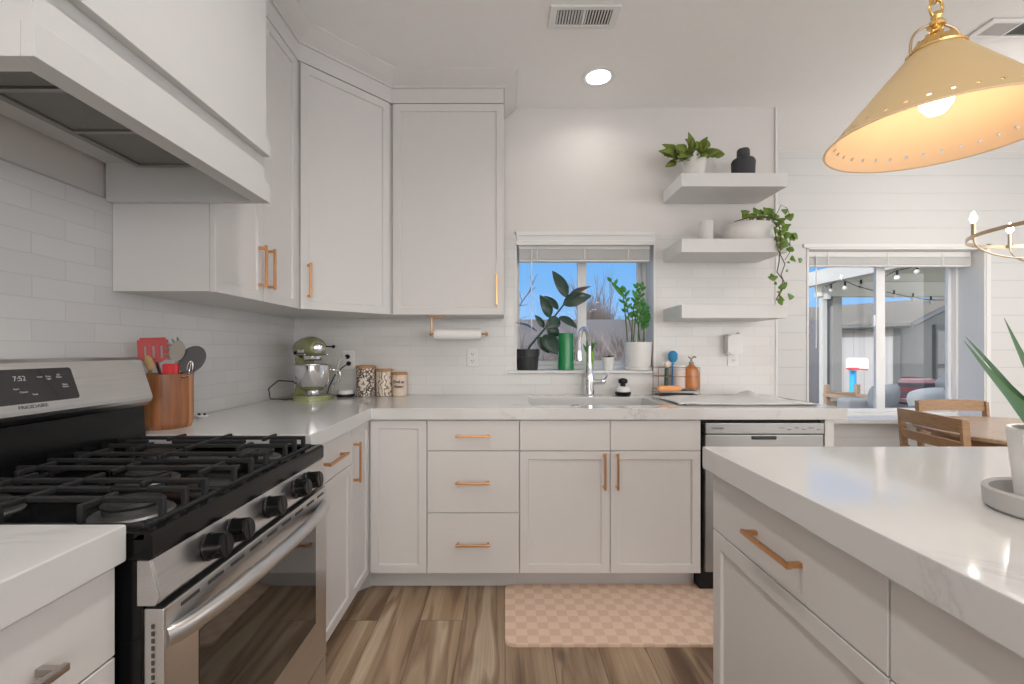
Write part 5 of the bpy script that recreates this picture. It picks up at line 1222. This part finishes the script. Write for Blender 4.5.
# shade with pierced row near the rim: built as an outer/inner shell with real holes
def cone_r(h): return RB+(RT-RB)*h/HH
bm = B(); n_ = 170; hs = [0, .022, .029, .12, HH]
outer = [[bm.verts.new(pc+Vector(((cone_r(h))*math.cos(2*PI*k/n_), cone_r(h)*math.sin(2*PI*k/n_), h))) for k in range(n_)] for h in hs]
inner = [[bm.verts.new(pc+Vector(((cone_r(h)-.003)*math.cos(2*PI*k/n_), (cone_r(h)-.003)*math.sin(2*PI*k/n_), h))) for k in range(n_)] for h in hs]
hole = lambda i, k: i == 1 and k % 5 == 0
for i in range(4):
    for k in range(n_):
        k2 = (k+1) % n_
        if hole(i, k): continue
        bm.faces.new((outer[i][k], outer[i][k2], outer[i+1][k2], outer[i+1][k]))
for k in range(n_):
    k2 = (k+1) % n_; bm.faces.new((outer[0][k], inner[0][k], inner[0][k2], outer[0][k2]))
inb = []
for f in list(bm.faces): pass
bmo = bm
# inner skin in its own mesh so that it keeps its warm white enamel
bmi = B(); inn = [[bmi.verts.new(v.co+Vector((0, 0, -.0))) for v in row] for row in inner]
for i in range(4):
    for k in range(n_):
        if hole(i, k): continue
        k2 = (k+1) % n_; bmi.faces.new((inn[i][k], inn[i+1][k], inn[i+1][k2], inn[i][k2]))
for row in inner[1:]:
    for v in row: bmo.verts.remove(v)
sh = obj('shade', bmo, 'shade_out', c); obj('shade_lining', bmi, 'shade_in', sh)
bm = B(); lathe(bm, [(RB-.0036, .0006), (RB+.001, -.0012), (RB+.0022, .001), (RB+.0004, .003)], pc, 96); obj('rim', bm, 'shade_in', sh)
bm = B(); lathe(bm, [(RT+.004, HH-.002), (RT+.005, HH+.003), (RT-.004, HH+.006), (RT-.010, HH+.012), (RT-.014, HH+.026), (.022, HH+.034), (.012, HH+.038), (0, HH+.038)], pc, 48); cr = obj('crown', bm, 'brass', c)
for k in range(8):
    bm = B(); a = 2*PI*k/8+.3; p1 = pc+Vector((math.cos(a)*(RT-.008), math.sin(a)*(RT-.008), HH+.004)); p2 = pc+Vector((math.cos(a)*.030, math.sin(a)*.030, HH+.034)); tube(bm, [p1, p2], .005, 8); obj('crown_rib', bm, 'brass', cr)
bm = B(); lathe(bm, [(0, HH+.034), (.009, HH+.034), (.008, HH+.044), (.014, HH+.047), (.014, HH+.051), (.009, HH+.055), (.017, HH+.062), (.018, HH+.069), (.014, HH+.075), (.008, HH+.080), (.011, HH+.087), (.009, HH+.096), (0, HH+.098)], pc, 24); obj('finial', bm, 'brass', c)
ud = Vector((math.cos(math.radians(-5)), math.sin(math.radians(-5)), 0))
bm = B(); pts = []
for k in range(25):
    a = PI*k/24; pts.append(pc+Vector((0, 0, HH-.004))+ud*(math.cos(a)*(RT+.006))+Vector((0, 0, math.sin(a)**.6*.072)))
tube(bm, pts, .0032, 8); obj('yoke', bm, 'brass_soft', c)
z = pc.z+HH+.088
k = 0
while z < CEIL-.06:
    bm = B(); ax1 = Vector((1, 0, 0)) if k % 2 == 0 else Vector((0, 1, 0)); lp = []
    for j in range(16):
        a = 2*PI*j/16; lp.append(Vector((pc.x, pc.y, z+.020))+ax1*(math.cos(a)*.0155)+Vector((0, 0, math.sin(a)*.0225)))
    tube(bm, lp, .0034, 8, closed=True); obj('chain_link', bm, 'brass', c); z += .036; k += 1
bm = B(); rod(bm, (pc.x, pc.y, pc.z+HH+.13), (pc.x, pc.y, CEIL-.03), .0018, 6); obj('cord', bm, 'white_plastic', c)
bm = B(); lathe(bm, [(0, -.034), (.012, -.034), (.02, -.03), (.055, -.012), (.06, -.001), (0, -.001)], (pc.x, pc.y, CEIL), 32); obj('canopy', bm, 'brass', c)
bm = B(); lathe(bm, [(0, .055), (.018, .058), (.031, .075), (.036, .10), (.030, .125), (.018, .142), (.014, .16), (0, .16)], pc, 28); bl_ = obj('bulb', bm, 'bulb', c); 
bm = B(); lathe(bm, [(0, .16), (.020, .16), (.022, .215), (0, .215)], pc, 20); obj('socket', bm, 'brass', c)
pl_ = bpy.data.lights.new('pendant_lamp_light', 'POINT'); pl_.energy = .85; pl_.color = (1, .78, .56); pl_.shadow_soft_size = .037
plo = bpy.data.objects.new('pendant_lamp_light', pl_); COL.objects.link(plo); plo.location = pc+Vector((0, 0, .04))

# ------------------------------------------------------------------ chandelier
cc = Vector((3.24, 2.54, 1.893)); c = thing('chandelier', 'gold ring chandelier with lit candle bulbs above the dining table', 'chandelier', cc)
bm = B(); RR = .47; n_ = 72; rings = []
for k in range(n_):
    a = 2*PI*k/n_; u2 = Vector((math.cos(a), math.sin(a), 0)); rings.append([bm.verts.new(cc+u2*(RR+dx)+Vector((0, 0, dz))) for dx, dz in ((-.002, -.011), (.002, -.011), (.002, .011), (-.002, .011))])
for k in range(n_):
    a, b2 = rings[k], rings[(k+1) % n_]
    for j in range(4): bm.faces.new((a[j], a[(j+1) % 4], b2[(j+1) % 4], b2[j]))
obj('ring', bm, 'brass_soft', c)
for k in range(5):
    a = math.radians(152-72*k); u2 = Vector((math.cos(a), math.sin(a), 0)); p = cc+u2*(RR-.012)
    bm = B(); pts = []
    for j in range(11):
        t_ = j/10; pts.append(cc+u2*((RR-.012)*math.cos(t_*PI/2))+Vector((0, 0, -.17*math.sin(t_*PI/2)**.8)))
    tube(bm, pts, .0042, 8); obj('arm', bm, 'brass_soft', c)
    bm = B(); lathe(bm, [(0, -.012), (.011, -.012), (.011, .085), (.007, .088), (0, .088)], p, 14); cs = obj('candle', bm, 'brass_soft', c)
    bm = B(); lathe(bm, [(0, .089), (.009, .089), (.016, .106), (.016, .122), (.009, .145), (0, .158)], p, 14); obj('bulb', bm, 'flame', cs)
bm = B(); rod(bm, cc+Vector((0, 0, -.17)), (cc.x, cc.y, CEIL-.02), .007, 10); ball(bm, cc+Vector((0, 0, -.165)), .022); obj('stem', bm, 'brass_soft', c)
bm = B(); lathe(bm, [(0, -.03), (.05, -.025), (.06, -.001), (0, -.001)], (cc.x, cc.y, CEIL), 28); obj('canopy', bm, 'brass_soft', c)
cl_ = bpy.data.lights.new('chandelier_light', 'POINT'); cl_.energy = 13; cl_.color = (1, .965, .92); cl_.shadow_soft_size = .3
clo = bpy.data.objects.new('chandelier_light', cl_); COL.objects.link(clo); clo.location = cc+Vector((0, 0, .13))

# ------------------------------------------------------------------ dining table and chairs
tc_ = Vector((3.12, 2.56, 0)); c = thing('dining_table', 'round pale wood dining table beside the wide window', 'table', tc_)
bm = B(); lathe(bm, [(0, .722), (.60, .722), (.622, .728), (.625, .745), (.618, .75), (0, .75)], tc_, 72); obj('tabletop', bm, 'tabletop', c)
bm = B(); lathe(bm, [(0, .655), (.53, .655), (.53, .7215), (0, .7215)], tc_, 60); obj('apron', bm, 'oak', c)
for k in range(4):
    a = PI/4+k*PI/2; q = tc_+Vector((math.cos(a)*.42, math.sin(a)*.42, 0)); bm = B(); tube(bm, [q, q+Vector((0, 0, .6545))], [.022, .035], 12); obj('leg', bm, 'oak', c)
# chair prototype at origin, facing +y
def chair(label):
    c = thing('dining_chair', label, 'chair', (0, 0, 0), 'oak dining chairs around the table')
    def cb(bm, name): obj(name, bm, 'oak', c)
    bm = B(); pts = rounded_rect(-.22, .22, -.20, .23, .03); prism(bm, pts, .44, .465); cb(bm, 'seat')
    for x in (-.20, .20):
        bm = B(); tube(bm, [(x, .20, 0), (x, .20, .4395)], [.015, .02], 10); cb(bm, 'leg')
    for x in (-1, 1):
        bm = B(); prs = [(-.23, 0), (-.195, 0), (-.205, .44), (-.235, .83), (-.27, .84), (-.242, .44)]
        prism(bm, prs, x*.235-.0, x*.235+(.02 if x > 0 else -.02), 'x'); bmesh.ops.recalc_face_normals(bm, faces=bm.faces); cb(bm, 'leg')
    for z0, z1, yy in ((.765, .84, -.252), (.665, .715, -.243), (.565, .615, -.236)):
        bm = B(); n_ = 12; rows = []
        for k in range(n_+1):
            x = -.2352+.4704*k/n_; dy = -.028*(1-(x/.235)**2); zz1 = z1+.006*(1-(x/.235)**2)
            rows.append([bm.verts.new((x, yy+dy+a, b_)) for a, b_ in ((-.010, z0), (.010, z0), (.010-.01, zz1), (-.010-.01, zz1))])
        for a, b2 in zip(rows, rows[1:]):
            for j in range(4): bm.faces.new((a[j], a[(j+1) % 4], b2[(j+1) % 4], b2[j]))
        bm.faces.new(rows[0][::-1]); bm.faces.new(rows[-1]); cb(bm, 'back_slat')
    bm = B(); box(bm, -.19, .19, -.215, -.2, .38, .4395); box(bm, -.19, .19, .192, .207, .38, .4395); box(bm, -.208, -.192, -.20, .195, .38, .4395); box(bm, .192, .208, -.20, .195, .38, .4395); cb(bm, 'seat_rail')
    return c
ch = chair('oak ladder back dining chair at the near left side of the table')
ch.location = (2.735, 2.62, 0); ch.rotation_euler = (0, 0, math.radians(-100))
ch2 = copy_tree(ch); ch2.location = (3.27, 3.08, 0); ch2.rotation_euler = (0, 0, PI); ch2['label'] = 'oak dining chair with its back to the wide window behind the table'
# the chair behind the table has its back towards the window wall: back plane at y = 3.33

# ------------------------------------------------------------------ outdoors
GY = -.20
bm = B(); box(bm, -25, 60, 3.9, 60, GY-.3, GY-.02); o = struct('ground', bm, 'lawn')
bm = B(); box(bm, 2.2, 13, 3.9, 7.6, GY-.02, GY); o = struct('patio', bm, 'gravel')
bm = B(); box(bm, -25, 60, -40, -3.8, GY-.3, GY-.02); o = struct('bounce_ground_rear', bm, 'bounce_concrete')  # unseen pale ground added to bounce sunlight up to the ceiling
# patio cover
c = thing('patio_cover', 'white patio roof cover beyond the wide window', 'patio cover', (7, 5.7, 2.2))
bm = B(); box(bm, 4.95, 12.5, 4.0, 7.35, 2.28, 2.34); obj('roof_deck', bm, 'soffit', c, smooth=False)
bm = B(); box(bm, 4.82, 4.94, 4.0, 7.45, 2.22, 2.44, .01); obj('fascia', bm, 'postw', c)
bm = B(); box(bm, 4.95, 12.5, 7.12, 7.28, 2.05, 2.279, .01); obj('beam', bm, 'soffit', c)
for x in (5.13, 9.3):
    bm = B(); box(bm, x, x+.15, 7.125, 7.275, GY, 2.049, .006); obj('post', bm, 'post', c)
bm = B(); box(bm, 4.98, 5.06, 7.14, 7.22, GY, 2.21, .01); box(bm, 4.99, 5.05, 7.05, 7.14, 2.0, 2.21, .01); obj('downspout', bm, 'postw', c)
# string lights
c = thing('string_lights', 'string of round bulbs hung under the patio cover', 'string lights', (6, 6, 2.2))
path1 = [at(826, 287, 6.9), at(840, 279, 6.6), at(857, 286, 6.6), at(875, 291, 6.5)]
path2 = [at(886, 292, 7.0), at(905, 296, 7.0), at(930, 300, 7.0), at(960, 300, 7.0)]
path3 = [at(880, 279, 5.6), at(895, 271, 5.5), at(918, 266, 5.4), at(945, 258, 5.3)]
for pth in (path1, path2, path3):
    bm = B(); tube(bm, pth, .006, 6); obj('wire', bm, 'black_plastic', c)
for (u, v, Y) in ((831, 290, 6.9), (845, 288, 6.6), (861, 286, 6.6), (897, 278, 5.5), (917, 272, 5.4), (940, 266, 5.3), (894, 296, 7.0), (913, 299, 7.0), (931, 302, 7.0), (950, 303, 7.0)):
    p = at(u, v, Y); bm = B(); rod(bm, p+Vector((0, 0, .03)), p+Vector((0, 0, .09)), .014, 8); s_ = obj('lamp_holder', bm, 'black_plastic', c); bm = B(); ball(bm, p, .032, n=10); obj('bulb', bm, 'ceram_grey', s_)
# shed
P = Vector((9.27, 10.7, 0)); dl = Vector((-.56, 1, 0)).normalized(); dg = Vector((dl.y, -dl.x, 0)); EZ = 1.86
c = thing('garden_shed', 'large grey garden shed with a shingled gable roof behind the patio', 'shed', P+Vector((0, 0, GY)))
LL, GW = 6.5, 5.8; RZ = 2.50
def W2(a, b_, z): return P+dl*a+dg*b_+Vector((0, 0, z))
def shed_box(name, a0, a1, b0, b1, z0, z1, m_):
    bm = B(); mtx = Matrix(((dl.x, dg.x, 0, P.x), (dl.y, dg.y, 0, P.y), (0, 0, 1, 0), (0, 0, 0, 1))); box(bm, a0, a1, b0, b1, z0, z1, mtx=mtx); return obj(name, bm, m_, c, smooth=False)
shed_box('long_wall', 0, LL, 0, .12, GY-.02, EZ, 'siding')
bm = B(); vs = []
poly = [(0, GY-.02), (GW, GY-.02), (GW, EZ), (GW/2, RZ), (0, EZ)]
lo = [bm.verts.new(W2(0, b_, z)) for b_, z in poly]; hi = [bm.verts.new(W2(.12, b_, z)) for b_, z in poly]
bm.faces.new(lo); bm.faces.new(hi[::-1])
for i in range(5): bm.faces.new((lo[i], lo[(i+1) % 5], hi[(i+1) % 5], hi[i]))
obj('gable_wall', bm, 'siding_shaded', c, smooth=False)
shed_box('corner_board', -.03, .1, -.03, .09, GY-.02, EZ, 'shed_dark')
dr_ = shed_box('door', -.05, 0, 2.0, 3.15, GY, 1.72, 'shed_door')
shed_box('door_trim', -.07, -.0, 1.88, 2.0, GY, 1.86, 'shed_dark'); shed_box('door_trim', -.07, 0, 3.15, 3.27, GY, 1.86, 'shed_dark'); shed_box('door_trim', -.07, 0, 2.0, 3.15, 1.72, 1.86, 'shed_dark'); shed_box('door_trim', -.07, -.0505, 2.0, 3.15, .75, .85, 'shed_dark')
for s_ in (0, 1):
    bm = B(); e0 = (-.25, EZ-.12) if s_ == 0 else (GW+.25, EZ-.12); r0 = (GW/2, RZ+.02)
    q = [W2(-.3, e0[0], e0[1]), W2(LL+.3, e0[0], e0[1]), W2(LL+.3, r0[0], r0[1]), W2(-.3, r0[0], r0[1])]
    a = [bm.verts.new(v) for v in q]; b2 = [bm.verts.new(v+Vector((0, 0, .10))) for v in q]
    bm.faces.new(a); bm.faces.new(b2[::-1])
    for i in range(4): bm.faces.new((a[i], a[(i+1) % 4], b2[(i+1) % 4], b2[i]))
    obj('roof_slope', bm, 'shingle', c, smooth=False)
    bm = B(); tube(bm, [W2(-.32, e0[0], e0[1]+.03), W2(-.32, r0[0], r0[1]+.03)], .06, 4); obj('barge_board', bm, 'shed_dark', c, smooth=False)
bm = B(); tube(bm, [W2(-.3, -.27, EZ-.10), W2(LL+.3, -.27, EZ-.10)], .05, 4); obj('gutter', bm, 'shed_dark', c, smooth=False)
# fence beyond small window
c = thing('fence', 'grey blue board fence beyond the sink window', 'fence', (2, 11.5, GY))
bm = B(); box(bm, -6, 8.0, 11.5, 11.53, GY, 1.98); obj('boards', bm, 'fence', c, smooth=False)
for k in range(6):
    bm = B(); box(bm, -5.5+k*2.4, -5.38+k*2.4, 11.53, 11.63, GY, 1.95); obj('post', bm, 'shed_dark', c, smooth=False)
# bare shrubs and trees
def twiggy(name, label, base, h, spread, n, seed, m_, levels=3, r0=.02, upright=.8, group='bare winter shrubs beyond the sink window'):
    rnd = random.Random(seed); bm = B()
    def br(p, d, L_, r_, lv):
        q = p+d*L_*.5+Vector((rnd.uniform(-1, 1), rnd.uniform(-1, 1), 0))*L_*.04; e = p+d*L_
        tube(bm, [p, q, e], [r_, r_*.8, r_*.55], 4, cap=False)
        if lv <= 0: return
        for k in range(3 if lv > 1 else 4):
            s = rnd.uniform(.3, 1); b0 = p.lerp(e, s)
            dd = (d*upright+Vector((rnd.uniform(-1, 1), rnd.uniform(-1, 1), rnd.uniform(-.1, .7)))*.55).normalized(); br(b0, dd, L_*rnd.uniform(.45, .7), r_*.55, lv-1)
    for k in range(n):
        a = rnd.uniform(0, 2*PI); rr = rnd.uniform(0, spread); b0 = Vector(base)+Vector((math.cos(a)*rr*.6, math.sin(a)*rr*.3, 0))
        d = Vector((math.cos(a)*rr/h*1.1, math.sin(a)*.1, 1)).normalized(); br(b0, d, h*rnd.uniform(.4, .62), r0, levels)
    o = obj(name, bm, m_, origin=base, smooth=False); tag(o, label, 'shrub' if 'shrub' in name else 'tree', group); return o
twiggy('bare_shrub', 'bare brown shrub behind the rubber plant outside the left pane', (.40, 5.6, GY), 1.45, .7, 60, 1, 'twig')
twiggy('bare_shrub', 'dense grey brown bare shrub outside the left edge of the right pane', (1.79, 8.8, GY), 1.75, .6, 70, 2, 'twig')
twiggy('bare_shrub', 'pale bare shrub outside between the faucet and the white pot', (2.13, 7.1, GY), 1.5, .7, 60, 3, 'twig2')
twiggy('bare_tree', 'narrow upright bare tree beyond the fence left of the glossy plant', (3.35, 16.2, GY), 3.6, .45, 44, 4, 'twig', 3, .03, 1.6, 'bare trees beyond the fence')
twiggy('bare_tree', 'wide pale bare tree beyond the fence at the right of the sink window', (5.8, 18.6, GY), 3.2, 1.7, 24, 5, 'twig2', 4, .03, .8, 'bare trees beyond the fence')
twiggy('bare_tree', 'low bare tree beyond the fence behind the rubber plant', (1.3, 13.4, GY), 2.2, 1.2, 24, 6, 'twig2', 3, .025, .8, 'bare trees beyond the fence')
p0_ = Vector((-.05, 5.0, GY)); pa_ = at(519, 306, 5.0); pb_ = at(529, 292, 5.0); pc_ = at(537, 274, 5.0)
bm = B(); tube(bm, [p0_, Vector((.06, 5.0, .9)), pa_, pb_, pc_], [.016, .012, .009, .007, .003], 6)
for u0_, v0_, u1_, v1_ in ((522, 302, 519, 290), (529, 292, 536, 287), (533, 283, 530, 276), (519, 306, 528, 304), (515, 322, 527, 316), (516, 330, 522, 322)):
    tube(bm, [at(u0_, v0_, 5.0), at(u1_, v1_, 5.02)], [.005, .002], 5)
o = obj('bare_sapling', bm, 'twig', origin=p0_, smooth=False); tag(o, 'single thin bare branch slanting up at the left edge of the sink window', 'shrub')
# outdoor sofa
c = thing('outdoor_sofa', 'grey cushioned outdoor sofa on the patio under the window', 'sofa', (4.6, 4.9, GY))
bm = B(); box(bm, 3.85, 5.35, 4.55, 5.35, .05, .30, .02); obj('frame', bm, 'outwood', c)
for x in (3.88, 5.26):
    for y in (4.58, 5.26):
        bm = B(); box(bm, x, x+.06, y, y+.06, GY, .0495); obj('leg', bm, 'outwood', c)
bm = B(); box(bm, 3.90, 4.60, 4.56, 5.15, .301, .46, .04, 3); obj('seat_cushion', bm, 'fabric_w', c)
bm = B(); box(bm, 4.61, 5.30, 4.56, 5.15, .301, .46, .04, 3); obj('seat_cushion', bm, 'fabric_w', c)
bm = B(); box(bm, 3.87, 5.33, 5.152, 5.34, .301, .66, .05, 3); obj('back_cushion', bm, 'fabric', c)
def pillow(label, u, v, Y, w_, h_, m_, rot, nm='throw_pillow'):
    bm = B(); n_ = 12; top_ = []; 
    for s_ in (1, -1):
        for i in range(n_):
            for j in range(n_):
                pts = []
                for (ii, jj) in ((i, j), (i+1, j), (i+1, j+1), (i, j+1)):
                    a = ii/n_*2-1; b_ = jj/n_*2-1; th_ = .09*((1-a*a)*(1-b_*b_))**.45*s_
                    pts.append(bm.verts.new((a*w_/2*(1-.08*b_*b_), th_, b_*h_/2*(1-.08*a*a))))
                bm.faces.new(pts)
    bmesh.ops.remove_doubles(bm, verts=bm.verts, dist=.0005)
    bmesh.ops.rotate(bm, verts=bm.verts, cent=(0, 0, 0), matrix=Matrix.Rotation(rot, 3, 'Y') @ Matrix.Rotation(.3, 3, 'X'))
    p = at(u, v, Y); bmesh.ops.translate(bm, verts=bm.verts, vec=p); o = obj(nm, bm, m_, origin=p); return tag(o, label, 'pillow', 'pillows on the outdoor sofa')
pillow('red and black striped pillow upright on the outdoor sofa', 914, 391, 5.02, .40, .33, 'stripe', .08)
pillow('white pillow leaning low in front of the striped pillow outdoors', 926, 397, 4.76, .38, .18, 'fabric_w', -.15)
pillow('pale grey pillow at the right end of the outdoor sofa', 947, 391, 5.02, .32, .32, 'fabric', .5)
pillow('grey pillow at the left end of the outdoor sofa behind the window mullion', 884, 396, 5.05, .34, .28, 'fabric', -.1)
# toy hoop
bp_ = at(853, 0, 6.5).x
c = thing('toy_basketball_hoop', 'blue posted toy basketball hoop with a white and red backboard on the patio', 'toy', (bp_, 6.5, GY))
bm = B(); rod(bm, (bp_, 6.5, GY), (bp_, 6.5, at(0, 368, 6.5).z), .04, 14); obj('pole', bm, 'toyblue', c)
bm = B(); zz = at(0, 364, 6.5).z; prism(bm, rounded_rect(bp_-.13, bp_+.17, zz-.09, zz+.09, .05), 6.43, 6.46, 'y'); bb_ = obj('backboard', bm, 'white_plastic', c)
bm = B(); box(bm, bp_-.15, bp_+.02, 6.415, 6.4295, zz-.075, zz-.05); obj('board_stripe', bm, 'toyred', bb_)
lp = [Vector((bp_-.03+math.cos(2*PI*k/16)*.08, 6.33+math.sin(2*PI*k/16)*.08, zz-.07)) for k in range(16)]; bm = B(); tube(bm, lp, .01, 6, closed=True); obj('hoop', bm, 'toyred', c)
bm = B(); box(bm, bp_-.2, bp_+.2, 6.35, 6.7, GY, GY+.12, .03); obj('base', bm, 'toyblue', c)
# outdoor wooden armchair
c = thing('outdoor_chair', 'weathered wooden outdoor armchair beside the toy hoop', 'chair', (4.42, 5.75, GY))
for x in (4.2, 4.60):
    for y, h_ in ((5.47, .62), (5.95, .78)):
        bm = B(); box(bm, x, x+.05, y, y+.05, GY, h_-.02, .004); obj('leg', bm, 'outwood', c)
    bm = B(); box(bm, x-.01, x+.06, 5.45, 6.0, .60, .64, .005); obj('armrest', bm, 'outwood', c)
bm = B(); box(bm, 4.25, 4.60, 5.48, 5.95, .20, .24, .004); obj('seat', bm, 'outwood', c)
bm = B()
for k in range(3): box(bm, 4.25, 4.60, 5.955, 5.98, .34+k*.12, .42+k*.12, .004)
obj('backrest', bm, 'outwood', c)
